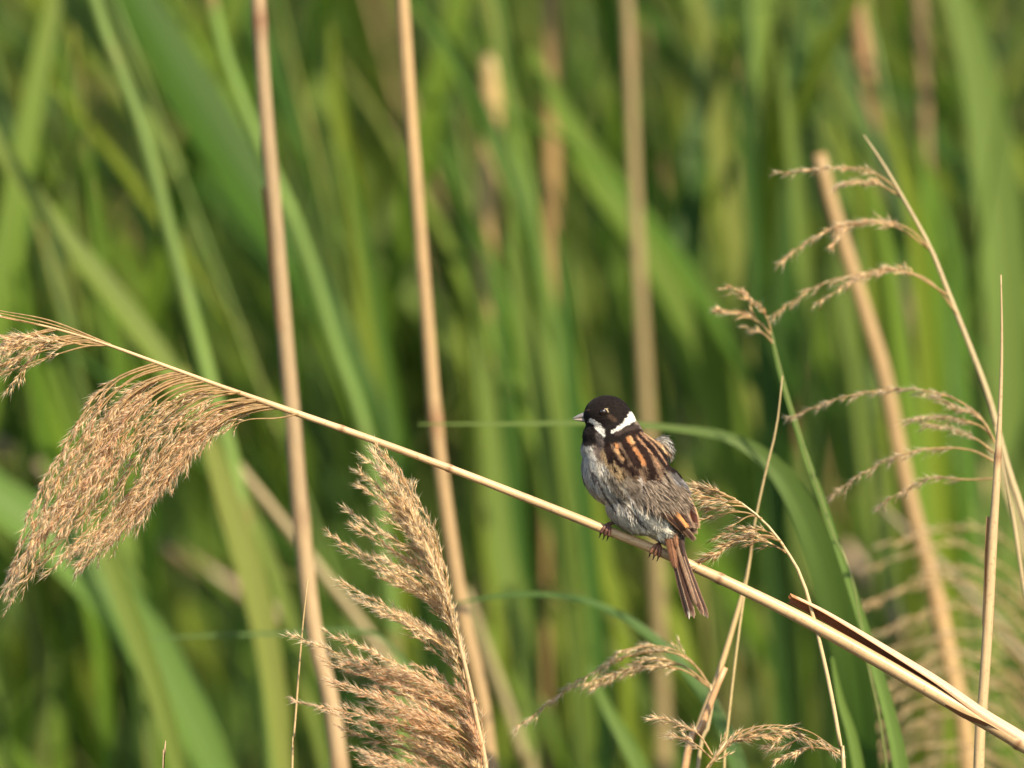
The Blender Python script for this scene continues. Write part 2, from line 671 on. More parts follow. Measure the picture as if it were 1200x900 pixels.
blade('broad pale grey-green blade slanting down from the left edge above the tan plume', [(-60, 60), (0, 175), (60, 262), (130, 345), (200, 440), (270, 560), (330, 700), (380, 900)],
      [8, 22, 29, 32, 30, 24, 18, 12], 0.95, GG, twist=0.3)
green_culm('green reed stem with yellow joints crossing the upper left, left of the tan stalk', [(95, -60), (120, 30), (165, 150), (205, 300), (240, 430), (275, 560), (300, 720), (320, 900)], [14, 16, 17, 18, 19, 20, 22, 22], 0.85)
blade('very broad dark green blade running from the top towards the tall tan stalk', [(90, -120), (165, 20), (230, 130), (300, 240), (380, 370), (450, 520), (500, 700), (520, 920)],
      [20, 70, 84, 70, 50, 36, 24, 18], 1.2, GD, twist=0.5)
green_culm('green stem with a yellow joint passing behind the tall left tan stalk', [(235, -60), (262, 60), (300, 160), (350, 275), (390, 400), (425, 500), (450, 640), (470, 900)], [14, 15, 16, 18, 18, 18, 20, 22], 0.95, col=(0.11, 0.185, 0.03))
blade('broad bright green blade in the lower left corner', [(-120, 430), (-30, 560), (70, 640), (160, 740), (230, 860), (280, 980)], [20, 50, 66, 62, 50, 40], 1.0, (0.11, 0.2, 0.035), twist=0.2)
blade('slim grey-green blade dropping from the plume to the bottom edge', [(80, 560), (120, 640), (158, 740), (190, 830), (215, 930)], [6, 22, 26, 24, 20], 0.7, GG)
blade('yellowish green blade between the plume and the tall left tan stalk', [(215, 430), (245, 520), (270, 600), (300, 700), (320, 800), (335, 930)], [8, 22, 32, 34, 28, 22], 0.8, GY, twist=0.2)
blade('blurred bright broad blade rising behind the bird towards the top', [(620, 60), (690, 190), (760, 300), (820, 420), (865, 540), (900, 660), (930, 800), (940, 950)],
      [12, 40, 60, 66, 60, 50, 40, 30], 1.3, (0.105, 0.175, 0.016), twist=0.2)
blade('blurred pale green blade at the upper right edge', [(1090, -90), (1135, 40), (1160, 170), (1175, 300), (1180, 450), (1180, 640), (1180, 900)], [10, 40, 54, 56, 50, 42, 30], 1.3, (0.13, 0.20, 0.04))
blade('blurred yellow-green blade left of the broken tan stalk', [(800, -60), (832, 60), (845, 180), (868, 300), (880, 430), (890, 600), (900, 900)], [10, 24, 30, 30, 28, 24, 20], 1.35, (0.17, 0.2, 0.04))
blade('green blade arching behind the bird from thin tip to broad dark foot', [(490, 497), (600, 497), (700, 496), (790, 502), (862, 516), (915, 556), (955, 630), (985, 730), (1003, 830), (1012, 960)],
      [2, 5, 7, 9, 14, 25, 36, 44, 52, 56], 0.36, np.linspace((0.13, 0.19, 0.045), (0.036, 0.088, 0.008), 40) ** np.array([1.0, 1.0, 1.0]), twist=np.concatenate([np.linspace(0.5, 0.3, 18), np.linspace(0.2, -0.5, 22)]), nrm=(-0.1, -0.9, 0.1), n=40, fold=0.1, rootx=1060)  # colour ramp paints in a sunlit tip and a shaded foot
blade('narrow green blade with a lit edge right of the dark arching blade', [(903, 388), (915, 440), (940, 520), (968, 600), (998, 690), (1026, 780), (1052, 880), (1060, 960)],
      [3, 5, 7, 9, 10, 13, 18, 20], 0.22, (0.12, 0.2, 0.04), rootx=1090)
blade('short green blade at the bottom beside the dark arching blade', [(975, 770), (985, 820), (1000, 870), (1016, 960)], [3, 9, 13, 15], 0.27, (0.13, 0.21, 0.04), rootx=1040)
blade('thin green blade arching below the bird towards the bottom centre', [(532, 708), (590, 699), (650, 699), (705, 712), (760, 745), (810, 795), (850, 860), (880, 950)],
      [5, 11, 13, 14, 17, 20, 22, 22], 0.38, (0.075, 0.14, 0.035), twist=np.linspace(0.5, 0.1, 40), nrm=(0.1, -0.8, 0.6), rootx=930)
blade('hair-thin green blade lying level at the lower left', [(180, 748), (260, 744), (340, 742), (400, 738), (450, 750), (500, 820), (520, 930)], [2, 4, 5, 5, 5, 6, 6], 0.5, (0.10, 0.17, 0.05), rootx=560)
blade('bright narrow blade below the drooping grass head at bottom centre', [(690, 780), (712, 830), (745, 890), (770, 960)], [4, 14, 20, 22], 0.6, (0.12, 0.2, 0.04))

FILL = [(548, 400, 14), (562, 290, 22), (578, 420, 26), (596, 350, 18), (612, 250, 24), (634, 400, 24), (652, 385, 28), (668, 300, 20), (690, 420, 22),
        (980, 150, 20), (1015, 170, 26), (1036, 200, 24), (1072, 160, 24), (1094, 190, 22), (1120, 220, 18), (1145, 470, 22), (1105, 455, 24), (400, 60, 24), (430, 200, 18), (120, 200, 20), (40, 330, 22), (880, 120, 22), (930, 80, 18)]
for i, (fx, fy, fw) in enumerate(FILL):
    e = fx + rnd.uniform(20, 80)
    blade('upright blurred green blade of the middle distance ' + ('left of centre' if fx < 500 else 'above the perch, covering a stalk' if fx < 700 else 'behind the feathery grasses at right'),
          [(fx - rnd.uniform(10, 40), fy - 30), (fx - 4, fy + 70), (fx + (e - fx) * .3, fy + 220), (e, 760), (e + 8, 960)], [4, fw * .8, fw, fw * .9, fw * .6], rnd.uniform(1.0, 1.28),
          np.array(rnd.choice(GREENS)) * rnd.uniform(0.9, 1.15), twist=rnd.uniform(-0.4, 0.4), group='upright blades ' + ('left' if fx < 500 else 'middle' if fx < 700 else 'right'), n=20)

# ------------------------------------------------------------------ dry stalks one can pick out
TAN = (0.52, 0.36, 0.18)
r, p_ = dry_culm('tall pale tan stalk crossing the frame left of centre, behind the perch', [(300, -60), (305, 40), (312, 140), (322, 250), (332, 370), (342, 480), (352, 600), (368, 740), (398, 900)],
                 [17, 17, 18, 18, 19, 19, 20, 20, 21], 0.42, base=(0.36, 0.255, 0.135))
sheath_on(r, p_, 10, 17, 0.0052, (0.46, 0.26, 0.12), open_=0.7)
dry_culm('tan stalk second from the left, passing behind the upright plume', [(468, -60), (474, 30), (482, 140), (492, 270), (502, 390), (510, 490), (522, 590), (542, 720), (575, 900)],
         [15, 15, 15, 16, 16, 17, 17, 18, 19], 0.5, base=(0.35, 0.235, 0.11))
dry_culm('blurred short golden stalk at top centre', [(578, 62), (574, 150), (571, 260), (568, 380), (566, 600), (566, 900)], [26, 27, 27, 20, 8, 8], 1.38, base=(0.48, 0.34, 0.15))
dry_culm('blurred brown stalk right of the golden one at top centre', [(648, -60), (646, 60), (646, 200), (644, 330), (640, 480), (640, 900)], [18, 20, 21, 20, 8, 8], 1.4, base=(0.27, 0.175, 0.07))
dry_culm('greyish tan stalk running straight down behind the bird', [(732, -60), (738, 80), (744, 220), (752, 380), (760, 520), (768, 660), (778, 900)], [13, 14, 14, 16, 18, 19, 20], 1.2, base=(0.26, 0.20, 0.09))
dry_culm('blurred reddish tan stalk in the upper right', [(1004, -60), (1010, 40), (1020, 140), (1036, 300), (1060, 600), (1060, 900)], [19, 20, 18, 10, 8, 8], 1.42, base=(0.28, 0.165, 0.08))
dry_culm('faint brown stalk at top right', [(1074, -60), (1080, 60), (1085, 160), (1090, 400), (1095, 900)], [16, 17, 12, 8, 8], 1.45, base=(0.22, 0.155, 0.08))
dry_culm('snapped tan stalk standing behind the feathery grass at right', [(960, 180), (972, 230), (990, 290), (1012, 360), (1036, 440), (1052, 520), (1070, 600), (1092, 680), (1118, 800), (1135, 900)],
         [16, 17, 18, 18, 19, 20, 20, 21, 22, 22], 0.72, base=(0.36, 0.24, 0.105))
dry_culm('blurred pale stalk slanting behind the snapped one at right', [(1040, 310), (1062, 370), (1090, 430), (1125, 500), (1180, 640), (1230, 800)], [24, 25, 24, 20, 14, 12], 1.42, base=(0.28, 0.205, 0.10))
dry_culm('blurred fallen stalk lying across the lower left behind the plume', [(-60, 490), (20, 535), (110, 590), (200, 645), (290, 700), (380, 760), (520, 900)], [18, 20, 21, 20, 18, 15, 12], 1.5, base=(0.19, 0.14, 0.075))
dry_culm('slanting greyish stalk crossing behind the tall left stalk', [(240, 490), (270, 535), (320, 598), (380, 675), (440, 755), (500, 850), (540, 930)], [9, 11, 12, 13, 13, 14, 14], 0.9, base=(0.24, 0.19, 0.09))
dry_culm('thin tan stalk right of the upright plume at the bottom', [(545, 690), (562, 740), (588, 810), (615, 890), (625, 930)], [10, 12, 13, 14, 14], 1.0, base=(0.24, 0.2, 0.09))
dry_culm('faint slanting stalk in the blurred plumes at lower right', [(1030, 590), (1080, 640), (1140, 700), (1200, 770), (1260, 850)], [5, 8, 9, 10, 10], 1.0, base=(0.27, 0.21, 0.12))
dry_culm('broad blurred stalk leaning left in the lower right', [(985, 640), (1030, 700), (1070, 770), (1110, 850), (1150, 940)], [22, 28, 28, 24, 20], 1.7, base=(0.38, 0.28, 0.18))

# thin wisps in focus
dry_culm('hair-thin dry straw standing left of the upright plume', [(361, 678), (356, 720), (350, 790), (345, 860), (342, 920)], [1, 2, 2.4, 2.6, 2.8], 0.02, base=(0.50, 0.36, 0.17), sides=6, name='dry_straw')
dry_culm('tiny straw tip poking up from the bottom edge at left', [(194, 868), (193, 885), (191, 920)], [1, 2, 2.4], 0.03, base=(0.44, 0.3, 0.18), sides=6, name='dry_straw')
dry_culm('bent thin straw hanging between the bird and the dark blade', [(917, 440), (910, 500), (898, 550), (885, 610), (878, 660), (866, 740), (852, 860), (848, 930)], [1.5, 2.5, 3, 3, 2.6, 3, 3, 3], 0.12, base=(0.44, 0.34, 0.16), sides=6, name='dry_straw')
dry_culm('leaning thin tan stalk below the tail, behind the perch', [(882, 630), (876, 672), (862, 725), (842, 790), (820, 850), (800, 920)], [2.5, 4, 6, 7, 8, 9], 0.14, base=(0.46, 0.33, 0.16), sides=8, name='dry_straw')
dry_culm('stubby broken stalk at the bottom below the tail', [(850, 782), (836, 815), (820, 858), (800, 915)], [7, 8, 9, 9], 0.09, base=(0.46, 0.28, 0.14), sides=8)

# tall stalk with sheath at the right edge
r, p_ = dry_culm('upright dry stalk with a split sheath near the right edge, crossed by the perch', [(1173, 322), (1174, 400), (1172, 480), (1168, 560), (1163, 640), (1158, 730), (1152, 820), (1147, 900)],
                 [1.6, 3, 5, 9, 11, 12, 12, 13], 0.05, base=(0.50, 0.36, 0.19), nodes=[0.115, 0.28, 0.45, 0.62, 0.8], n=220)
sheath_on(r, p_, 20, 30, 0.0036, (0.46, 0.30, 0.15), open_=0.6)

# ------------------------------------------------------------------ the perch: bent reed with drooping plume
pp = [(-45, 360), (0, 371), (60, 384), (120, 402), (200, 431), (260, 453), (330, 478), (430, 513), (530, 550), (620, 585), (700, 617), (770, 645),
      (850, 681), (930, 720), (1000, 758), (1100, 815), (1200, 873), (1300, 940), (1420, 1080), (1500, 1400), (1540, 2200)]
ww = [1.5, 2, 2.6, 3.6, 4.4, 5, 7.5, 8.5, 9, 10, 11, 11.5, 13, 14.5, 16, 17, 18, 19, 19, 20, 20]
pl = [P(x, y, 0) for x, y in pp] + [P(1545, GPY + 15, 0)]
ww.append(20)
perch_pts = smooth_path(pl, 700)
ctrl = np.array([tuple(q) for q in pl])
cl = np.concatenate([[0], np.cumsum(np.linalg.norm(np.diff(ctrl, axis=0), axis=1))])
sL = np.linspace(0, cl[-1], 700)
wd = np.interp(sL, cl, ww) * PX


def arc_at(x):
    i = int(np.argmin(np.abs(perch_pts[:420, 0] - (x - 600) * PX)))
    return sL[i]


node_s = [arc_at(399), arc_at(529), arc_at(842)] + list(np.arange(arc_at(1195), cl[-1], 0.16))
c, rr = culm_colors(700, 0, cl[-1], node_s, (0.62, 0.42, 0.22), w=0.0013)
c *= (0.9 + 0.1 * np.sin(sL * 60) + nr.normal(size=700) * 0.02)[:, None]
perch = thing('bent_reed', 'long pale reed bent across the frame, drooping tan plume at left, bird perched on it', 'reed', tuple(perch_pts[-1]))
mb = MB()
tube(mb, perch_pts, wd / 2 * rr, c, sides=14)
mb.build('culm', M['culm'], perch)


def perch_at(px):
    i = int(np.argmin(np.abs(perch_pts[:420, 0] - (px - 600) * PX)))
    return perch_pts[i], wd[i] / 2


# plume guide curves, attached along the stalk (photo pixels)
guides = [
    [(185, 427), (150, 437), (112, 465), (72, 530), (38, 600), (12, 655)],
    [(225, 441), (185, 450), (145, 482), (98, 555), (50, 620), (8, 682)],
    [(262, 454), (215, 466), (165, 512), (115, 585), (65, 645), (18, 698)],
    [(305, 470), (258, 478), (212, 515), (165, 575), (118, 632), (72, 668)],
    [(338, 481), (292, 487), (250, 513), (212, 556), (168, 602), (112, 648)],
]
guides = [smooth_path([(x, y, 0) for x, y in g], 12) for g in guides]


def guide(k):
    k = min(max(k, 0), len(guides) - 1.0001)
    i = int(k)
    return guides[i] * (1 - (k - i)) + guides[i + 1] * (k - i)


for i in range(46):
    k = rnd.random() * 4
    if 2.45 < k < 3.0 and rnd.random() < 0.85:
        k = rnd.choice([k - 0.5, k + 0.6])
    if 0.35 < k < 0.7 and rnd.random() < 0.7:
        k += 0.5
    g = guide(k).copy()
    L = rnd.uniform(0.5, 1.0) if rnd.random() < 0.65 else rnd.uniform(0.9, 1.06)
    g = g[: max(5, int(round(12 * min(L, 1))))]
    off = np.array([rnd.gauss(0, 7), rnd.gauss(0, 7)])
    dz = rnd.gauss(0, 0.012)
    f = np.linspace(0, 1, len(g)) ** 1.2
    path = []
    for j in range(len(g)):
        path.append(P(g[j, 0] + off[0] * f[j] + rnd.gauss(0, 1.2) * (j > 0), g[j, 1] + off[1] * f[j], dz * f[j]))
    path[0] = Vector(perch_at(g[0, 0])[0])
    pal = BUFF if rnd.random() < 0.65 else RED
    plume_branch(path, 'panicle_branch', perch, pal, r0=0.0007, r1=0.00018, nsub=28, sub=rnd.uniform(0.011, 0.022), spk=0.0056, spr=0.00024, ang=(6, 26),
                 t0=rnd.uniform(0.06, 0.3), nper=6, droop=0.10)
# loose bare strands and the tip tuft
for a in ([(350, 485), (325, 490), (290, 492), (262, 505)], [(300, 469), (262, 470), (240, 478), (215, 492)], [(282, 460), (235, 458), (200, 470)]):
    plume_branch([P(x, y, -0.004) for x, y in a], 'panicle_branch', perch, PALE, nsub=5, sub=0.01, spk=0.004, t0=0.6, nper=3)
for i in range(15):
    x0 = rnd.uniform(60, 128)
    q = perch_at(x0)[0]
    ex, ey = rnd.uniform(-60, 25), rnd.uniform(385, 455)
    path = [Vector(q), P(x0 - 30, 384 + x0 * 0.12 + rnd.uniform(0, 8), 0), P((x0 - 30 + ex) / 2, ey * .5 + 198 + rnd.uniform(-4, 4), rnd.gauss(0, .004)), P(ex, ey, rnd.gauss(0, 0.012))]
    plume_branch(path, 'panicle_branch', perch, PALE if i % 2 else BUFF, nsub=12, sub=0.011, spk=0.0062, spr=0.00034, t0=0.3, nper=4, ang=(8, 24), droop=0.12)
for i in range(3):
    plume_branch([P(130, 404, 0), P(60, 384 - 4 * i, -0.001 * i), P(0, 370 - 3 * i, -0.002), P(-40, 362 - 4 * i, 0)], 'panicle_branch', perch, PALE, nsub=3, sub=0.006, spk=0.004, t0=0.7, nper=2, ang=(5, 12))

# split sheath riding on the right part of the perch
mb = MB()
n, m = 60, 11
top = smooth_path([(925, 702, 0), (960, 719, 0), (1000, 742, 0), (1050, 772, 0), (1100, 803, 0), (1150, 838, 0), (1200, 869, 0), (1230, 890, 0)], n)
vs, cs, uv = [], [], []
for i in range(n):
    f = i / (n - 1)
    P0 = np.array(tuple(P(top[i, 0], top[i, 1], 0.0)))
    rad = (6.8 + 3.0 * f) * PX
    a_dir = unit(np.array([0.86, 0, -0.5]))
    u1 = unit(np.array([0.5, 0, 0.86]))
    u2 = np.array([0, -1.0, 0])
    # open gutter: mouth towards the lower front, closing to the right
    gap = 0.3 + 2.6 * (1 - f) ** 0.9
    for k in range(m):
        a = 2.42 + gap / 2 + (k / (m - 1)) * (2 * math.pi - gap)
        q = P0 + rad * (math.cos(a) * u1 + math.sin(a) * u2)
        if i < 3:
            q = q + a_dir * 3 * PX * math.sin(k * 1.3)
        vs.append(q.tolist())
        e = (k == 0 or k == m - 1)
        cs.append(np.array((0.40, 0.20, 0.09)) if e or i < 2 else np.array((0.66, 0.47, 0.30)))
        uv.append((k / m, f * 0.17))
fs = [(i * m + k, i * m + k + 1, (i + 1) * m + k + 1, (i + 1) * m + k) for i in range(n - 1) for k in range(m - 1)]
mb.add(vs, fs, cs, uv)
sh = mb.build('leaf_sheath', M['sheath'], perch)
sh['label'] = 'stiff split sheath standing off the stalk, brown inside'
# its dark lining
mb = MB()
mb.add([tuple(np.array(v) * 1.0 + (np.array(tuple(P(*top[i // m][:2], 0))) - np.array(v)) * 0.12) for i, v in enumerate(vs)], fs,
       [(0.22, 0.085, 0.03)] * len(vs), uv)
mb.build('sheath_lining', M['sheath'], perch)
mb = MB()
ribbon(mb, smooth_path([P(1108, 826, -0.004), P(1130, 838, -0.006), P(1155, 848, -0.005), P(1180, 862, -0.003)], 14), np.array([3, 5, 7, 8, 9, 9, 9, 8, 7, 6, 5, 4, 3, 2]) * PX, (0.20, 0.10, 0.05), nrm=(0, -0.6, -0.8))
mb.build('torn_sheath', M['sheath'], perch)

# ------------------------------------------------------------------ the upright plume
rach = [(440, 531), (462, 562), (481, 600), (501, 642), (524, 702), (545, 780), (560, 850), (570, 905), (574, 1000)]
rp, rpts = dry_culm('upright feathery buff reed plume below the perch at centre left', rach, [1.5, 2, 2.5, 3, 4, 5, 5.5, 6, 7], -0.01, base=(0.50, 0.37, 0.2), sides=8, nodes=[0.4, 0.6, 0.8], n=160, group=None, name='plumed_reed')
ra = smooth_path([(x, y, 0) for x, y in rach], 200)
tips = [(441, 528, 95), (432, 540, 90), (421, 554, 110), (424, 572, 90), (409, 599, 120), (414, 618, 100), (389, 628, 130), (404, 645, 110), (400, 682, 120), (418, 700, 110),
        (340, 744, 120), (385, 742, 110), (392, 770, 100), (349, 822, 70), (388, 800, 100), (411, 831, 80), (407, 858, 70), (400, 800, 110), (435, 895, 60), (420, 880, 70), (440, 925, 50), (430, 760, 120)]
allb = list(tips)
for i in range(58):
    a = rnd.choice(tips)
    f = rnd.uniform(0.12, 0.72)
    ry = a[1] + a[2]
    j = int(np.argmin(np.abs(ra[:, 1] - ry)))
    allb.append((a[0] * (1 - f) + ra[j, 0] * f + rnd.gauss(0, 6), a[1] * (1 - f) + ry * f - 24 * f + rnd.gauss(0, 10), rnd.uniform(40, 100)))
for i in range(26):
    allb.append((rnd.uniform(425, 540), rnd.uniform(790, 900), rnd.uniform(50, 90)))
for (tx, ty, dy) in allb:
    j = int(np.argmin(np.abs(ra[:, 1] - min(ty + dy, 985))))
    ax, ay = ra[j, 0], ra[j, 1]
    if tx > ax - 4:
        continue
    dz = rnd.gauss(0, 0.012)
    path = [P(ax, ay, -0.01), P(ax * .78 + tx * .22 + 6, ay * .66 + ty * .34, dz * .3), P(ax * .42 + tx * .58 + 5, ay * .34 + ty * .66 - 2, dz * .7), P(tx, ty, dz)]
    low = ty > 770
    ln = math.hypot(ax - tx, ay - ty)
    plume_branch(path, 'panicle_branch', rp, (RED if low and rnd.random() < 0.8 else PALE if rnd.random() < .6 else BUFF), r0=0.0005, r1=0.00015,
                 nsub=max(6, int(ln / 6.2)), sub=0.0095 if not low else 0.011, spk=0.0056, spr=0.00026, ang=(6, 22), t0=0.25, nper=4, droop=-0.02)

for i in range(46):
    j = rnd.randint(25, 185)
    k = max(0, j - rnd.randint(16, 30))
    o_ = rnd.uniform(-16, 4)
    dz = rnd.gauss(-0.004, 0.006)
    path = [P(ra[j, 0], ra[j, 1], -0.01), P((ra[j, 0] + ra[k, 0]) / 2 + o_ * .5, (ra[j, 1] + ra[k, 1]) / 2, dz * .6 - 0.006), P(ra[k, 0] + o_, ra[k, 1], dz)]
    plume_branch(path, 'panicle_branch', rp, RED if ra[j, 1] > 830 and rnd.random() < .6 else PALE, r0=0.0005, r1=0.00015, nsub=12, sub=0.008, spk=0.0056, spr=0.00032, ang=(5, 18), t0=0.2, nper=4, droop=-0.02)

# ------------------------------------------------------------------ grasses on the right
def grass(label, stem, wid, d, arcs, col=(0.46, 0.36, 0.19), pal=PALE, group='dry grass heads', nodes=(5,), **kw):
    r, pts = dry_culm(label, stem, wid, d, base=col, sides=8, nodes=list(nodes), n=140, group=group, name='dry_grass')
    for a in arcs:
        o = dict(nsub=20, sub=0.011, spk=0.0054, spr=0.00032, t0=0.25, nper=5, ang=(5, 16), droop=0.12, r0=0.0007)
        o.update(kw)
        if isinstance(a, tuple):
            a, o2 = a
            o.update(o2)
        plume_branch([P(x, y, d + rnd.uniform(-0.004, 0.004)) for x, y in a], 'panicle_branch', r, pal, **o)
    return r


grass('tall dry grass with arching one-sided branches at the upper right', [(1012, 158), (1035, 192), (1060, 235), (1090, 290), (1112, 345), (1138, 410), (1160, 470), (1180, 545), (1202, 615), (1240, 760)],
      [1.5, 3, 4, 5, 6, 6.5, 7, 8, 9, 10], 0.2,
      [[(1062, 238), (1040, 212), (1010, 198), (975, 196), (920, 202)], [(1058, 232), (1030, 216), (1000, 212), (985, 216)],
       ([(1096, 300), (1068, 270), (1030, 258), (985, 264), (950, 280), (918, 304)], dict(nsub=34, nper=4)), ([(1092, 294), (1050, 266), (1005, 262), (975, 285)], dict(nsub=24)),
       ([(1122, 368), (1090, 330), (1050, 316), (1010, 320), (960, 334), (905, 369)], dict(nsub=26)), [(1110, 345), (1060, 318), (1010, 325), (965, 350)],
       ], pal=BUFF)
grass('dry grass with dark drooping branches right of the snapped stalk', [(1166, 500), (1174, 540), (1186, 600), (1200, 690), (1215, 800)], [2, 3, 4, 5, 6], 0.16,
      [([(1168, 522), (1150, 490), (1120, 468), (1080, 457), (1035, 457), (985, 466), (930, 487)], dict(nsub=30)), ([(1168, 520), (1150, 500), (1110, 488), (1070, 490)], dict(nsub=22)),
       ([(1172, 545), (1140, 528), (1100, 525), (1060, 532), (1015, 552), (978, 578)], dict(nsub=28)), ([(1170, 535), (1145, 515), (1120, 505), (1085, 495)], dict(nsub=16)),
       ([(1172, 560), (1135, 562), (1095, 560), (1060, 574), (1030, 592)], dict(nsub=22)), [(1166, 518), (1150, 492), (1125, 478), (1100, 466)]], pal=[(0.46, 0.34, 0.20), (0.36, 0.24, 0.13), (0.56, 0.43, 0.27)])
grass('small grass head nodding left above the dark arching blade', [(903, 385), (914, 430), (926, 475), (946, 535), (974, 620), (1010, 740)], [1.5, 2.2, 2.4, 2.4, 2.4, 2.4], 0.19,
      [([(905, 400), (900, 375), (885, 355), (860, 338)], dict(nsub=8, spk=0.006, spr=.0006, sub=.012)), ([(903, 392), (890, 378), (868, 368), (845, 362)], dict(nsub=8, spk=0.006, spr=.0006)), ([(906, 402), (896, 392), (880, 386)], dict(nsub=4))], pal=BUFF, col=(0.16, 0.20, 0.05))
H = dict(spk=0.0080, spr=0.00044, sub=0.010, nper=3, ang=(4, 12), droop=0.02, t0=0.2)
grass('golden grass head nodding towards the tail of the bird', [(830, 573), (858, 583), (884, 601), (905, 622), (926, 652), (944, 690), (968, 785), (984, 870), (990, 930)],
      [1.2, 2, 2.5, 3, 3.6, 4.2, 5, 5, 5], 0.0,
      [([(893, 608), (880, 602), (862, 600), (840, 604), (817, 611)], dict(nsub=9)), ([(884, 604), (875, 606), (864, 613)], dict(nsub=3)),
       ([(879, 597), (868, 593), (850, 593), (836, 596)], dict(nsub=8)), ([(862, 585), (845, 578), (818, 568)], dict(nsub=9)), ([(858, 583), (840, 580), (822, 577)], dict(nsub=7)),
       ([(866, 588), (845, 585), (825, 583)], dict(nsub=8)), ([(850, 579), (835, 574), (815, 573)], dict(nsub=5)), ([(870, 590), (850, 588), (834, 588)], dict(nsub=6)),
       ([(918, 640), (905, 626), (885, 620), (865, 622), (846, 628)], dict(nsub=12)), ([(918, 638), (902, 628), (872, 630), (845, 645), (817, 661)], dict(nsub=30, spr=0.0007)),
       ([(915, 634), (900, 630), (880, 628), (862, 634), (840, 649)], dict(nsub=14)), ([(921, 647), (910, 640), (895, 634), (882, 637)], dict(nsub=7)), ([(922, 648), (912, 642), (902, 640)], dict(nsub=4))],
      pal=[(0.56, 0.40, 0.19), (0.66, 0.50, 0.28), (0.42, 0.26, 0.12)], group='dry grass heads', **H)
grass('drooping brown grass head hanging left at the bottom below the tail', [(832, 802), (836, 812), (830, 850), (815, 930)], [3, 4, 5, 5], 0.11,
      [([(834, 808), (815, 780), (785, 764), (740, 768), (700, 785), (655, 815), (612, 848)], dict(nsub=40, nper=4)), ([(832, 806), (800, 785), (760, 780), (720, 790), (690, 800)], dict(nsub=28)),
       ([(834, 806), (805, 770), (770, 757), (730, 762), (715, 775)], dict(nsub=18)), ([(830, 802), (800, 780), (765, 772), (735, 785), (700, 803)], dict(nsub=26))], pal=PALE, spk=0.0058, spr=0.00036)
grass('low curling grass head with hanging spikelets at the bottom right of centre', [(852, 868), (840, 885), (828, 905), (815, 960)], [2.5, 4, 5, 5], 0.03,
      [([(832, 895), (860, 862), (900, 850), (945, 856), (980, 878)], dict(nsub=3, t0=0.75)), ([(830, 898), (862, 866), (905, 854), (950, 866), (978, 880)], dict(nsub=22, t0=0.02, spr=.00042)),
       ([(828, 900), (850, 872), (885, 862), (915, 858)], dict(nsub=26, t0=0.02, spr=.00042)), ([(925, 855), (910, 866), (900, 872)], dict(nsub=4)), ([(940, 862), (925, 872), (910, 876)], dict(nsub=4)),
       ([(978, 880), (955, 876), (935, 880), (915, 888)], dict(nsub=10, spr=.0007)), ([(835, 885), (820, 862), (800, 850), (770, 840)], dict(nsub=12)), ([(835, 890), (815, 872), (792, 862)], dict(nsub=8))],
      pal=[(0.68, 0.50, 0.29), (0.74, 0.6, 0.4), (0.5, 0.34, 0.18)], spk=0.0062)
# blurred plumes at the lower right
for lab, dd, dx, dy in (('soft blurred tan plume in the lower right behind the perch', 0.62, 0, 0), ('fainter blurred plume further back in the lower right corner', 1.1, 60, 70)):
    arcs = []
    for i in range(15):
        y0 = 610 + dy + i * 26
        arcs.append(([(1225 + dx, y0 + 70), (1170 + dx, y0 + 20 + rnd.uniform(-10, 10)), (1110 + dx, y0 + rnd.uniform(-10, 10)), (1010 + dx * .6 + rnd.uniform(-30, 40), y0 + rnd.uniform(20, 60))], dict(nsub=26, nper=4)))
    grass(lab, [(1160 + dx, 520 + dy), (1200 + dx, 640 + dy), (1240 + dx, 800 + dy), (1260 + dx, 950 + dy)], [4, 7, 8, 10], dd, arcs, pal=PALE, sub=0.014, spk=0.005, spr=0.0005, droop=0.1)

# ------------------------------------------------------------------ the bird (built in photo pixels, then scaled)
def B(px, py, dp=0.0):
    """bird space in pixels -> world; dp = pixels away from the camera"""
    return np.array([(px - 600) * PX, dp * PX, (450 - py) * PX])


def ellipsoid(bm, c, r, ang=0.0, yaw=0.0):
    """c = (px, py, dp); r = (along axis, across in image, depth); ang = image angle of the long axis below +x"""
    res = bmesh.ops.create_icosphere(bm, subdivisions=4, radius=1.0)
    mt = Matrix.Translation((c[0], c[2], -c[1])) @ Matrix.Rotation(yaw, 4, 'Z') @ Matrix.Rotation(ang, 4, 'Y') @ Matrix.Diagonal((r[0], r[2], r[1], 1))
    bmesh.ops.transform(bm, matrix=mt, verts=res['verts'])


bm = bmesh.new()
AX = R(60)
ellipsoid(bm, (737, 552, 0), (52, 46, 44), AX)
ellipsoid(bm, (763, 582, -2), (50, 41, 40), R(52))
ellipsoid(bm, (714, 552, 2), (40, 30.5, 36), R(68))
ellipsoid(bm, (741, 588, 0), (40, 30, 34), R(50))
ellipsoid(bm, (777, 604, -4), (34, 25, 28), R(62))
ellipsoid(bm, (712, 488, 0), (28, 24.5, 24), R(8))
ellipsoid(bm, (721, 497, 1), (25, 24, 24), R(50))
ellipsoid(bm, (722, 516, 1), (32, 33, 32), R(60))
ellipsoid(bm, (695, 488, -1), (12, 9, 10), R(5))
ellipsoid(bm, (703, 512, 1), (21, 20, 22), R(70))
ellipsoid(bm, (698, 527, 1), (20, 16.5, 22), R(75))
ellipsoid(bm, (777, 520, 15), (9, 8, 6), R(55))
ellipsoid(bm, (772, 526, 13), (15, 10, 9), R(40))
tm = bpy.data.meshes.new('body')
bm.to_mesh(tm)
bm.free()
to = bpy.data.objects.new('body', tm)
COL.objects.link(to)
md = to.modifiers.new('r', 'REMESH')
md.mode = 'VOXEL'
md.voxel_size = 1.6
md2 = to.modifiers.new('s', 'SMOOTH')
md2.iterations = 14
md2.factor = 0.6
dg = bpy.context.evaluated_depsgraph_get()
dg.update()
body_me = bpy.data.meshes.new_from_object(to.evaluated_get(dg))
bpy.data.objects.remove(to)
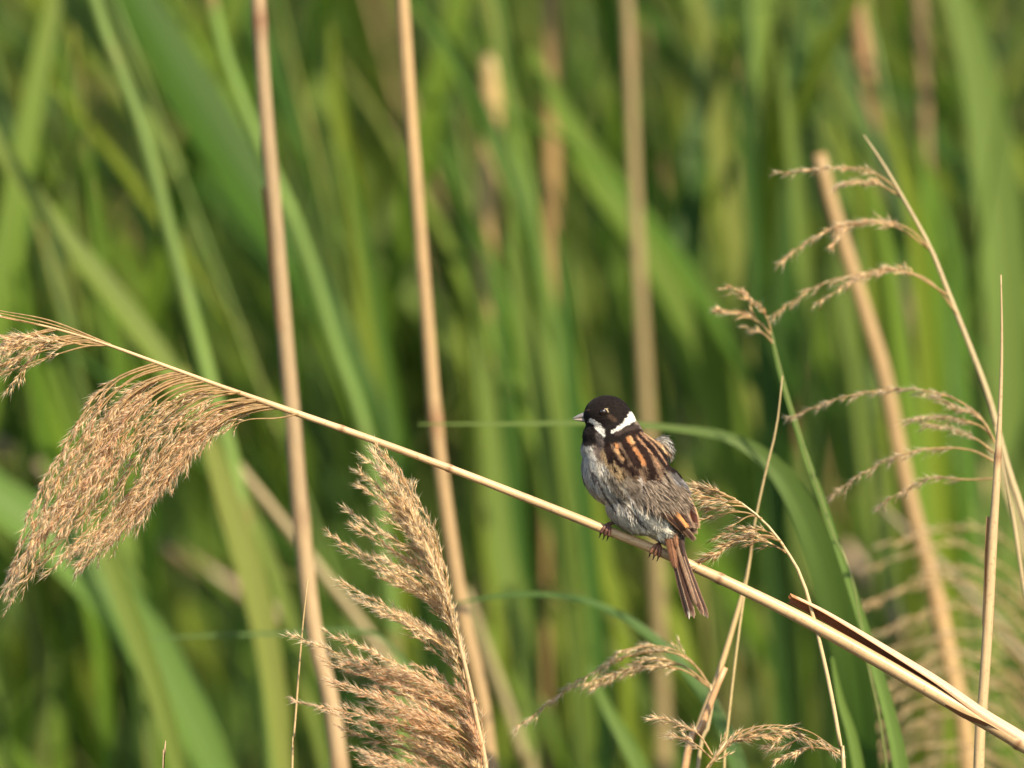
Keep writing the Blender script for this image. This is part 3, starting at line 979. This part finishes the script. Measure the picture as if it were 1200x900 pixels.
bpy.data.meshes.remove(tm)
nv = len(body_me.vertices)
co = np.zeros(nv * 3)
body_me.vertices.foreach_get('co', co)
co = co.reshape(-1, 3)                      # x = px, y = depth px, z = -py
body_me.calc_loop_triangles()
tri = np.zeros(len(body_me.loop_triangles) * 3, dtype=int)
body_me.loop_triangles.foreach_get('vertices', tri)
tri = tri.reshape(-1, 3)
bvh = BVHTree.FromPolygons(co.tolist(), tri.tolist())


def surf(px, py, dflt=0.0):
    h = bvh.ray_cast(Vector((px, -400, -py)), Vector((0, 1, 0)))
    return h[0].y if h[0] is not None else dflt


# plumage markings: (colour, width, polyline) strokes over broad areas, in order
K = (0.014, 0.010, 0.009)
DK = (0.018, 0.009, 0.007)
OR = (0.42, 0.185, 0.075)
BU = (0.42, 0.25, 0.12)
CR = (0.62, 0.40, 0.22)
WH = (0.80, 0.76, 0.68)
GRY = (0.225, 0.180, 0.132)
strokes = [
    ((0.56, 0.52, 0.44), 34, [(700, 560), (716, 592), (748, 622)], 8),
    ((0.74, 0.70, 0.60), 30, [(735, 600), (760, 615), (772, 622)], 8),
    ((0.46, 0.445, 0.40), 20, [(687, 530), (690, 552), (697, 572)], 5),
    ((0.20, 0.165, 0.125), 50, [(735, 560), (765, 580), (795, 590)], 10),
    ((0.20, 0.16, 0.125), 26, [(748, 575), (772, 582), (800, 590)], 8),
    ((0.16, 0.15, 0.15), 18, [(795, 555), (808, 575)], 6),
    ((0.13, 0.085, 0.055), 40, [(722, 520), (745, 540), (760, 550)], 6),
    ((0.16, 0.12, 0.10), 16, [(702, 516), (704, 530)], 5),
    ((0.34, 0.24, 0.13), 12, [(709, 532), (716, 545), (727, 557)], 4),
    (DK, 17, [(736, 504), (756, 515), (768, 527)], 4),
    (DK, 8, [(709, 516), (713, 532), (715, 541)], 1.5),
    (DK, 6, [(723, 541), (727, 545)], 1.5), (DK, 7, [(739, 549), (742, 555)], 1.5), (DK, 5, [(732, 545), (736, 550)], 1.5),
    (DK, 4, [(716, 528), (722, 538)], 1.5), (DK, 5, [(719, 518), (727, 530), (733, 542)], 1.5),
    (DK, 10, [(727, 508), (737, 528), (747, 545)], 2),
    (OR, 3.2, [(715, 512), (724, 523)], 1.5), (BU, 3.6, [(721, 526), (729, 538)], 1.5), (DK, 3, [(712, 520), (716, 526)], 1.5), (DK, 3.4, [(718, 548), (722, 553)], 1.5), (DK, 3, [(729, 554), (732, 560)], 2), (DK, 3, [(746, 552), (749, 560)], 2),
    (DK, 9, [(735, 504), (752, 525), (763, 549), (764, 564)], 2),
    (OR, 3.4, [(731, 507), (741, 521)], 2.2), (OR, 4.4, [(743, 525), (750, 535), (754, 543)], 2.2), (BU, 2.6, [(738, 512), (744, 522)], 1.5), (DK, 3, [(741, 523), (744, 521)], 1.5),
    (DK, 8, [(746, 504), (768, 528), (784, 549)], 2),
    (DK, 6, [(757, 512), (774, 532), (790, 552)], 2),
    ((0.36, 0.2, 0.11), 2.0, [(746, 511), (763, 531), (772, 547)], 1),
    ((0.34, 0.2, 0.12), 1.8, [(751, 507), (768, 524), (781, 543)], 1),
    (CR, 3.6, [(756, 507), (770, 518), (784, 533), (792, 544)], 2),
    (DK, 4, [(778, 532), (790, 546), (799, 560)], 1.5),
    (DK, 3, [(766, 548), (774, 566)], 1.5), (DK, 3, [(776, 550), (787, 570)], 1.5), (DK, 2.5, [(755, 548), (759, 566)], 1.5),
    ((0.11, 0.09, 0.075), 2.4, [(696, 556), (708, 580), (722, 602)], 1), ((0.11, 0.09, 0.075), 2.2, [(706, 562), (722, 590), (742, 612)], 1),
    ((0.10, 0.08, 0.07), 2.2, [(720, 582), (738, 602), (757, 620)], 1), ((0.13, 0.10, 0.09), 2.2, [(690, 548), (697, 566)], 1), ((0.12, 0.1, 0.08), 2, [(712, 560), (730, 580)], 1),
    ((0.12, 0.10, 0.085), 2.4, [(729, 588), (752, 612)], 1),
    ((0.5, 0.47, 0.42), 3, [(712, 572), (728, 596), (748, 616)], 1.5), ((0.42, 0.39, 0.35), 3, [(730, 572), (742, 590)], 2), ((0.38, 0.34, 0.3), 3, [(750, 560), (756, 580)], 2),
    ((0.10, 0.05, 0.03), 9, [(779, 586), (793, 603)], 3),
    (K, 60, [(713, 487), (714, 490)], 2), (K, 24, [(690, 486), (696, 498)], 2), (K, 34, [(726, 486), (727, 492)], 3), (K, 21, [(692, 498), (691, 512)], 2), (K, 12, [(689, 514), (689, 518)], 2),
    (K, 18, [(712, 505), (722, 504)], 2),
    ((0.10, 0.08, 0.07), 9, [(702, 510), (704, 520)], 3),
    (WH, 5, [(692, 493), (698, 496)], 1), (WH, 7, [(700, 499), (704.5, 505)], 1.5), (WH, 4, [(705, 506), (707, 510)], 1.5),
    (WH, 3, [(717, 506), (725, 502)], 1), (WH, 4.5, [(724, 502), (733, 496)], 1), (WH, 7.5, [(735, 494), (742, 490)], 2), (WH, 11, [(741, 488), (748, 486)], 1.2),
    ((0.05, 0.035, 0.03), 5, [(722, 508), (735, 503), (747, 500)], 2),
    ((0.16, 0.10, 0.06), 2, [(684, 480.5), (686, 481), (690, 480.5)], .8), ((0.55, 0.45, 0.3), 0.8, [(711.5, 479), (712.5, 481), (713, 483)], .6), ((0.07, 0.045, 0.03), 5, [(714, 488), (720, 492)], 3),
    ((0.36, 0.36, 0.34), 20, [(779, 512), (784, 520)], 5),
]


def seg_dist(x, y, pl):
    best = np.full(len(x), 1e9)
    for (x0, y0), (x1, y1) in zip(pl[:-1], pl[1:]):
        dx, dy = x1 - x0, y1 - y0
        t = np.clip(((x - x0) * dx + (y - y0) * dy) / (dx * dx + dy * dy + 1e-9), 0, 1)
        best = np.minimum(best, np.hypot(x - x0 - t * dx, y - y0 - t * dy))
    return best


def plumage_col(p, jit=0.0):
    """p: n x 3 in (px, depth, -py)"""
    x = p[:, 0] + nr.normal(size=len(p)) * jit
    y = -p[:, 2] + nr.normal(size=len(p)) * jit
    c = np.tile(np.array(GRY), (len(p), 1))
    for s in strokes:
        col, w, pl_, soft = s
        if pl_[0][0] == 779 and pl_[0][1] == 512:
            msk = (p[:, 1] > 6).astype(float)
        else:
            msk = 1.0
        d = seg_dist(x, y, pl_)
        k = np.clip((w / 2 + soft / 2 - d) / soft, 0, 1) * msk
        k = (k * k * (3 - 2 * k))[:, None]
        c = c * (1 - k) + np.array(col) * k
    k = np.clip((p[:, 1] - 7) / 2, 0, 1) * (x > 764) * (y < 545)
    k = k[:, None]
    return c * (1 - k) + np.array((0.30, 0.29, 0.26)) * k


bird = thing('perched_bird', 'small black-headed bird with white collar and streaked brown back perched on the bent reed', 'bird', tuple(B(745, 634)))
cols = plumage_col(co)
mb = MB()
wco = np.stack([(co[:, 0] - 600) * PX, co[:, 1] * PX, (450 + co[:, 2]) * PX], 1)
polys = [tuple(p.vertices) for p in body_me.polygons]
mb.add(wco.tolist(), polys, list(cols * 0.8))
mb.build('body', M['skin'], bird)
bpy.data.meshes.remove(body_me)

# feather strips
a, b_, c_ = co[tri[:, 0]], co[tri[:, 1]], co[tri[:, 2]]
nrm_t = np.cross(b_ - a, c_ - a)
area = np.linalg.norm(nrm_t, axis=1) / 2
NS = 30000
idx = nr.choice(len(tri), NS, p=area / area.sum())
u, v = nr.rand(NS), nr.rand(NS)
fl = u + v > 1
u[fl], v[fl] = 1 - u[fl], 1 - v[fl]
pt = a[idx] + (b_[idx] - a[idx]) * u[:, None] + (c_[idx] - a[idx]) * v[:, None]
nn = unit(nrm_t[idx])
cen = np.array([740, 0, -560.0])
nn *= np.sign(np.sum(nn * (pt - cen), axis=1))[:, None]
hx = np.clip((522 + pt[:, 2] * -1 * -1 * 0 - (-pt[:, 2])) / 22, 0, 1)      # 1 on the head
flow_b = np.array([0.52, -0.08, -0.85])
flow = np.tile(flow_b, (NS, 1))
lb = np.clip((730 - pt[:, 0]) / 60, 0, 1)[:, None] * (1 - hx[:, None])
flow = flow * (1 - lb) + np.array([0.35, 0, -0.94]) * lb
hf = unit(pt - np.array([684, 0, -489.0])) + np.array([0.25, 0, -0.1])
flow = unit(flow * (1 - hx[:, None]) + hf * hx[:, None])
from mathutils import noise as mnoise
cl1 = np.array([mnoise.noise(Vector(((q[0] * 0.87 + q[2] * 0.5) * 0.22, q[1] * 0.22, (q[2] * 0.87 - q[0] * 0.5) * 0.05))) for q in pt])
cl2 = np.array([mnoise.noise(Vector(((q[0] * 0.87 + q[2] * 0.5) * 0.14 + 50, q[1] * 0.14, (q[2] * 0.87 - q[0] * 0.5) * 0.06))) for q in pt])
flow = flow + (np.cross(nn, flow) * cl2[:, None] * 1.3) * (1 - hx[:, None])
flow = unit(flow + nr.normal(size=(NS, 3)) * (0.16 * (1 - 0.5 * hx))[:, None])
tg = unit(flow - nn * np.sum(flow * nn, axis=1)[:, None])
sdv = np.cross(nn, tg)
dx = pt[:, 0]
dy = -pt[:, 2]
fluff = np.clip((dy - 535) / 30, 0, 1)
Ls = (4.0 + 3.5 * (1 - hx) + 5.0 * fluff) * nr.uniform(0.6, 1.3, NS)
Wd = (1.1 + 0.5 * (1 - hx)) * nr.uniform(0.6, 1.3, NS)
lift = (0.5 + 1.8 * fluff * nr.rand(NS) + 0.5 * nr.rand(NS)) * (1 - 0.6 * hx)
tuft = (pt[:, 1] > 8) & (pt[:, 0] > 768) & (dy < 532)
lift[tuft] *= 4
Ls[tuft] *= nr.uniform(1.0, 2.0, int(tuft.sum()))
lift = lift + np.clip(cl1, 0, 1) * 3.0 * fluff
jitb = (nr.uniform(0.72, 1.3, NS) * (1 + (0.75 - 0.45 * np.clip((725 - pt[:, 0] + (dy - 560) * 0.8) / 30, 0, 1)) * cl1 * (1 - hx)))[:, None]
allv, allc = [], []
ringv = []
for f, wf in ((0.0, 0.8), (0.35, 1.0), (0.72, 0.75), (1.0, 0.1)):
    cpt = pt + tg * (Ls * f)[:, None] + nn * (0.25 + lift * (f ** 0.8) + 0.0)[:, None] - nn * (f * f * Ls * Ls / 220)[:, None]
    cc = plumage_col(cpt, 0.6) * jitb
    for s_ in (-1, 1):
        ringv.append((cpt + sdv * (s_ * wf * Wd / 2)[:, None], cc))
mb = MB()
NVR = 8
V = np.stack([q[0] for q in ringv], 1).reshape(-1, 3)
Cc = np.stack([q[1] for q in ringv], 1).reshape(-1, 3)
V = np.stack([(V[:, 0] - 600) * PX, V[:, 1] * PX, (450 + V[:, 2]) * PX], 1)
fs = []
for i in range(NS):
    o_ = i * NVR
    fs += [(o_, o_ + 1, o_ + 3, o_ + 2), (o_ + 2, o_ + 3, o_ + 5, o_ + 4), (o_ + 4, o_ + 5, o_ + 7, o_ + 6)]
mb.add(V.tolist(), fs, list(Cc))
pm = mb.build('plumage', M['plumage'], bird)
pm['kind'] = 'stuff'


# large feathers: centreline in px, edge colours
def vane(parent, name, pix, wid, ccol, ecol, lcol=None, n=18, dep=None, curve=0.12, shaft=(0.05, 0.03, 0.02), edge=0.62, taper=0.0):
    pts = smooth_path([(x, y, d) for x, y, d in pix], n)
    m = 9
    pts3 = np.array([B(q[0], q[1], q[2]) for q in pts])
    t = unit(np.gradient(pts3, axis=0))
    side = unit(np.cross(t, np.array([0, -1.0, 0])))
    nn_ = np.cross(side, t)
    f = np.linspace(0, 1, n)
    prof = np.interp(f, [0, 0.12, 0.6, 0.86, 0.95, 1.0], [0.35, 0.7, 1.0, 0.95, 0.7, 0.12]) * (1 - taper * f)
    vs, cs, uv = [], [], []
    Lc = np.linspace(0, path_len(pts3), n)
    for i in range(n):
        for k in range(m):
            a_ = k / (m - 1) * 2 - 1
            q = pts3[i] + side[i] * a_ * wid * PX / 2 * prof[i] - nn_[i] * 0 + np.array([0, 1, 0]) * abs(a_) ** 2 * wid * PX * curve
            vs.append(q.tolist())
            e = ecol if a_ > 0 else (lcol or ecol)
            kk = np.clip((abs(a_) - edge) / 0.22, 0, 1)
            if f[i] > 0.93:
                kk = max(kk, (f[i] - 0.93) / 0.07 * 0.8)
            cc = np.array(ccol) * (1 - kk) + np.array(e) * kk
            if k == m // 2:
                cc = np.array(shaft)
            cs.append(cc)
            uv.append((a_ * 0.5 + .5, Lc[i]))
    mb_ = MB()
    fs_ = [(i * m + k, i * m + k + 1, (i + 1) * m + k + 1, (i + 1) * m + k) for i in range(n - 1) for k in range(m - 1)]
    mb_.add(vs, fs_, cs, uv)
    nb = int(Lc[-1] / PX / 0.55)
    for sg in (-1, 1):
        for b in range(nb):
            f0 = 0.02 + 0.93 * (b + rnd.random()) / nb
            g0 = f0 * (n - 1)
            i0 = min(int(g0), n - 2)
            c0 = pts3[i0] + (pts3[i0 + 1] - pts3[i0]) * (g0 - i0)
            hw = wid * PX / 2 * float(np.interp(f0, [0, 0.12, 0.6, 0.86, 0.95, 1.0], [0.35, 0.7, 1.0, 0.95, 0.7, 0.12])) * (1 - taper * f0)
            a1 = rnd.choice([1.0, 1.0, 1.06, 1.16]) * rnd.uniform(0.92, 1.04)
            jb = rnd.uniform(0.7, 1.3)
            row = []
            rc = []
            for a_ in (0.08, 0.55, a1):
                q = c0 + side[i0] * sg * a_ * hw + t[i0] * a_ * hw * 1.3 + np.array([0, 1, 0]) * (a_ * a_ * wid * PX * curve) + np.array([0, -1, 0]) * 0.35 * PX
                e = ecol if sg > 0 else (lcol or ecol)
                kk = np.clip((a_ - edge) / 0.22, 0, 1)
                if f0 > 0.9:
                    kk = max(kk, (f0 - 0.9) / 0.1 * 0.8)
                cc = (np.array(ccol) * (1 - kk) + np.array(e) * kk) * jb
                w_ = t[i0] * PX * 0.3 * (1.1 - 0.6 * a_)
                row += [(q - w_).tolist(), (q + w_).tolist()]
                rc += [cc, cc]
            mb_.add(row, [(0, 1, 3, 2), (2, 3, 5, 4)], rc, [(0.5, f0)] * 6)
    o = mb_.build(name, M['feather'], parent)
    return o


def part_empty(name, parent):
    o = bpy.data.objects.new(name, None)
    o.empty_display_size = 0.005
    COL.objects.link(o)
    o.parent = parent
    o.location = (0, 0, 0)
    return o


def vane_child(par, *a, **k):
    o = vane(None, *a, **k)
    o.parent = par
    o.location = -bird.location
    return o


DB = (0.075, 0.038, 0.026)
wing = part_empty('wing', bird)
wing['label'] = 'near wing folded against the flank'


def on(px, py, off=-3.5):
    return (px, py, surf(px, py, -10) + off)


vane_child(wing, 'flight_feather', [(776, 598, surf(776, 598) + 2), (796, 614, surf(788, 606) - 4), (814, 633, -22)], 7, (0.09, 0.05, 0.035), (0.42, 0.28, 0.18), edge=0.72)
vane_child(wing, 'flight_feather', [(772, 598, surf(772, 598) + 2), (790, 612, surf(784, 606) - 4), (809, 629, -23)], 7, (0.06, 0.035, 0.028), (0.34, 0.19, 0.11), edge=0.75)
vane_child(wing, 'flight_feather', [(766, 594, surf(766, 594) + 1), (784, 607, surf(780, 604) - 5), (803, 622, -24)], 7, (0.08, 0.04, 0.028), (0.40, 0.24, 0.13), edge=0.7)
vane_child(wing, 'tertial_feather', [(760, 574, surf(760, 574) + 2.5), (776, 589, surf(776, 589) - 3.5), (788, 602, surf(785, 600) - 6), (803, 619, surf(792, 606) - 7)], 11, (0.07, 0.028, 0.018), (0.16, 0.09, 0.06), lcol=(0.72, 0.33, 0.11), edge=0.38, curve=0.3)
vane_child(wing, 'tertial_feather', [(776, 572, surf(776, 572) + 2.5), (791, 592, surf(789, 589) - 2.5), (809, 619, surf(799, 604) - 6)], 13, (0.085, 0.048, 0.038), (0.46, 0.32, 0.22), edge=0.72, curve=0.3)
fz = MB()
for i in range(520):
    f = rnd.random()
    x0, y0 = 752 + 50 * rnd.random(), 562 + 26 * rnd.random()
    if (x0 - 752) * 0.5 > (y0 - 545):
        continue
    d0 = surf(x0, y0, None) if bvh.ray_cast(Vector((x0, -400, -y0)), Vector((0, 1, 0)))[0] is not None else None
    if d0 is None:
        continue
    L_ = rnd.uniform(10, 24)
    a_ = R(54 + rnd.gauss(0, 11))
    col_ = np.array((0.185, 0.145, 0.11)) * rnd.choice([0.4, 0.7, 1.0, 1.3, 1.7]) * rnd.uniform(0.85, 1.15)
    vs_, cs_ = [], []
    for g, w_, h_ in ((0, 1.0, -1.5), (0.4, 1.2, -4.0), (0.75, .8, -5.6), (1, .1, -5.8)):
        cx_, cy_ = x0 + math.cos(a_) * L_ * g, y0 + math.sin(a_) * L_ * g
        for sg in (-1, 1):
            vs_.append(B(cx_ - math.sin(a_) * sg * w_ * .55, cy_ + math.cos(a_) * sg * w_ * .55, d0 + h_).tolist())
            cs_.append(col_ * (0.85 + 0.3 * g))
    fz.add(vs_, [(0, 1, 3, 2), (2, 3, 5, 4), (4, 5, 7, 6)], cs_)
fo = fz.build('wing_covert_fluff', M['plumage'], None)
fo.parent = wing
fo.location = -bird.location
wing2 = part_empty('wing', bird)
wing2['label'] = 'far wing folded beyond the back'
vane_child(wing2, 'tertial_feather', [(802, 580, surf(800, 578) + 2), (810, 596, surf(806, 590) - 2), (815, 614, -14)], 11, (0.07, 0.02, 0.014), (0.50, 0.33, 0.18), edge=0.6)
vane_child(wing2, 'flight_feather', [(798, 575, surf(798, 575, 0) + 2), (808, 598, 2), (817, 620, -6)], 9, (0.10, 0.06, 0.045), (0.42, 0.27, 0.16), edge=0.65)
vane_child(wing2, 'flight_feather', [(795, 578, 4), (806, 602, 2), (814, 626, -6)], 9, (0.08, 0.05, 0.04), (0.32, 0.2, 0.12), edge=0.65)

tail = part_empty('tail', bird)
# middle feathers lie on top, outer ones with white edges below
TF = [
    ([(781, 612, -10), (789, 650, -18), (798, 690, -23), (807, 725, -25)], 7, (0.022, 0.014, 0.013), (0.20, 0.12, 0.08), (0.85, 0.80, 0.70), 0.62),
    ([(783, 612, -11), (792, 650, -19), (803, 690, -24), (813, 724, -26)], 7, (0.07, 0.032, 0.022), (0.58, 0.40, 0.27), (0.40, 0.26, 0.18), 0.72),
    ([(790, 608, -11), (801, 650, -18), (816, 692, -22), (829, 724, -24)], 7.5, (0.055, 0.028, 0.022), (0.62, 0.48, 0.36), (0.26, 0.15, 0.10), 0.72),
    ([(788, 608, -12), (798, 650, -19), (812, 692, -24), (824, 721, -26)], 7, (0.12, 0.06, 0.04), (0.50, 0.34, 0.23), (0.42, 0.27, 0.17), 0.7),
    ([(785, 606, -14), (795, 645, -21), (807, 682, -26), (816, 710, -28)], 7, (0.42, 0.27, 0.17), (0.08, 0.036, 0.025), (0.05, 0.025, 0.02), 0.4),
]
for q_, w_, cc_, ec_, lc_, ed_ in TF:
    vane_child(tail, 'tail_feather', q_, w_, cc_, ec_, lcol=lc_, edge=ed_, n=26)
for q_, w_, cc_, ec_ in (([(776, 590, -14), (783, 622, -23), (791, 666, -27)], 17, (0.23, 0.105, 0.055), (0.16, 0.08, 0.045)),
                         ([(781, 588, -14), (788, 612, -24), (793, 642, -27.5)], 11, (0.30, 0.15, 0.08), (0.22, 0.11, 0.06)),
                         ([(790, 590, -14), (796, 620, -20), (801, 652, -23)], 11, (0.06, 0.036, 0.03), (0.09, 0.055, 0.045))):
    vane_child(tail, 'tail_covert', q_, w_, cc_, ec_, edge=0.6, taper=0.55)

# bill
def bill_part(name, base, tip, rh, rw, col, droop):
    mb_ = MB()
    n_ = 10
    vs, cs, fs_ = [], [], []
    for i in range(n_):
        f = i / (n_ - 1)
        c0 = (base[0] * (1 - f) + tip[0] * f, base[1] * (1 - f) + tip[1] * f + droop * math.sin(f * math.pi), -1.5 * f)
        k = (1 - f ** 1.25) ** 0.8 + 0.04
        for j in range(10):
            a_ = j / 10 * 2 * math.pi
            vs.append(B(c0[0], c0[1] + rh * k * math.sin(a_), c0[2] + rw * k * math.cos(a_)).tolist())
            cs.append(np.array(col) * (1 - 0.3 * (f < 0.1)))
    for i in range(n_ - 1):
        for j in range(10):
            j2 = (j + 1) % 10
            fs_.append((i * 10 + j, i * 10 + j2, (i + 1) * 10 + j2, (i + 1) * 10 + j))
    fs_.append(tuple(range((n_ - 1) * 10, n_ * 10)))
    mb_.add(vs, fs_, cs)
    return mb_.build(name, M['horn'], bird)


bill_part('upper_bill', (693, 485.9), (670.6, 490.3), 4.8, 5.0, (0.20, 0.19, 0.19), -0.9)
bill_part('lower_bill', (693, 491.8), (671.8, 491.2), 3.3, 4.6, (0.30, 0.25, 0.22), 0.7)


# eyes
def ball(name, c, r, col, mat, squash=1.0, parent=bird):
    b2 = bmesh.new()
    bmesh.ops.create_icosphere(b2, subdivisions=3, radius=r * PX)
    me_v = [(np.array(tuple(v_.co)) * np.array([1, squash, 1]) + c).tolist() for v_ in b2.verts]
    fc = [tuple(v_.index for v_ in f_.verts) for f_ in b2.faces]
    b2.free()
    mb_ = MB()
    mb_.add(me_v, fc, [col] * len(me_v))
    return mb_.build(name, mat, parent)


ey = surf(707, 482.5)
ball('eye', B(706.8, 482.7, ey + 0.9), 4.4, (0.014, 0.007, 0.004), M['eye'])
hb = bvh.ray_cast(Vector((706.8, 400, -482.7)), Vector((0, -1, 0)))
if hb[0] is not None:
    ball('eye', B(706.8, 482.7, hb[0].y - 1.6), 4.3, (0.015, 0.008, 0.005), M['eye'])
mb = MB()
ring = np.array([B(706.8 + 5.0 * math.cos(a_), 482.7 + 4.2 * math.sin(a_), ey - 0.9) for a_ in np.linspace(-1.35, 0.15, 12)])  # pale arc round the upper right of the eye
tube(mb, ring, np.array([0.2, .3, .5, .7, .8, .9, .9, .8, .7, .5, .3, .2]) * PX, (0.50, 0.40, 0.25), sides=6)
mb.build('eye_arc', M['plumage'], bird)


# legs
def foot(cx, hipx, hipy, hipd, spread=1.0, col=(0.13, 0.055, 0.035)):
    c0, rs = perch_at(cx)
    i = int(np.argmin(np.abs(perch_pts[:420, 0] - c0[0])))
    ax_ = unit(perch_pts[i + 2] - perch_pts[i - 2])
    u1 = unit(np.cross(np.array([0, 1.0, 0]), ax_))
    if u1[2] < 0:
        u1 = -u1
    u2 = np.array([0, -1.0, 0])
    leg = MB()
    topp = c0 + u1 * (rs + 2.2 * PX) + u2 * 1.0 * PX
    hip = B(hipx, hipy, hipd)
    mid = (hip + topp) / 2 + ax_ * 1.5 * PX
    tube(leg, smooth_path([hip, mid, topp], 12), np.array([4.2, 3.4, 2.6, 2.1, 1.9, 1.8, 1.8, 1.8, 1.8, 1.9, 2.1, 2.3]) * PX, col, sides=8)
    lo = leg.build('leg', M['scale'], bird)
    for k, off in enumerate((-5.5, 0.0, 5.0)):
        tm_ = MB()
        th = np.linspace(0.1, R(158 - 12 * abs(k - 1)), 14)
        rr_ = rs + 1.5 * PX
        pts_ = np.array([c0 + ax_ * off * spread * math.sin(q * 0.62) * PX + rr_ * (math.cos(q) * u1 + math.sin(q) * u2) for q in th])
        rad = np.array([2.3 + 0.28 * math.cos(j * 1.7) - 0.035 * j for j in range(14)]) * PX
        tube(tm_, pts_, rad, col, sides=7)
        toe = tm_.build('toe', M['scale'], None, org=Vector((0, 0, 0)))
        toe.parent = lo
        toe.location = -bird.location
        cm = MB()
        e = pts_[-1]
        dd_ = unit(pts_[-1] - pts_[-2])
        down = np.array([-0.25, 0.1, -1.0])
        cp_ = np.array([e, e + dd_ * 1.6 * PX + down * 1.2 * PX, e + dd_ * 2.2 * PX + down * 3.2 * PX, e + dd_ * 1.9 * PX + down * 5.0 * PX + ax_ * -1.5 * PX])
        tube(cm, smooth_path(cp_, 8), np.linspace(1.25, 0.25, 8) * PX, (0.03, 0.02, 0.018), sides=6)
        cl_ = cm.build('claw', M['horn'], None, org=Vector((0, 0, 0)))
        cl_.parent = lo
        cl_.location = -bird.location
    hm = MB()
    th = np.linspace(-0.1, -R(130), 12)
    pts_ = np.array([c0 + ax_ * 1.0 * PX + (rs + 1.6 * PX) * (math.cos(q) * u1 + math.sin(q) * u2) for q in th])
    tube(hm, pts_, np.linspace(2.0, 0.9, 12) * PX, col, sides=7)
    ho = hm.build('toe', M['scale'], None, org=Vector((0, 0, 0)))
    ho.parent = lo
    ho.location = -bird.location
    return lo


foot(767, 774, 624, -8, 1.0, col=(0.27, 0.125, 0.075))
foot(711, 735, 607, 2, 0.9, col=(0.13, 0.06, 0.045))

print('objects', len(COL.objects))
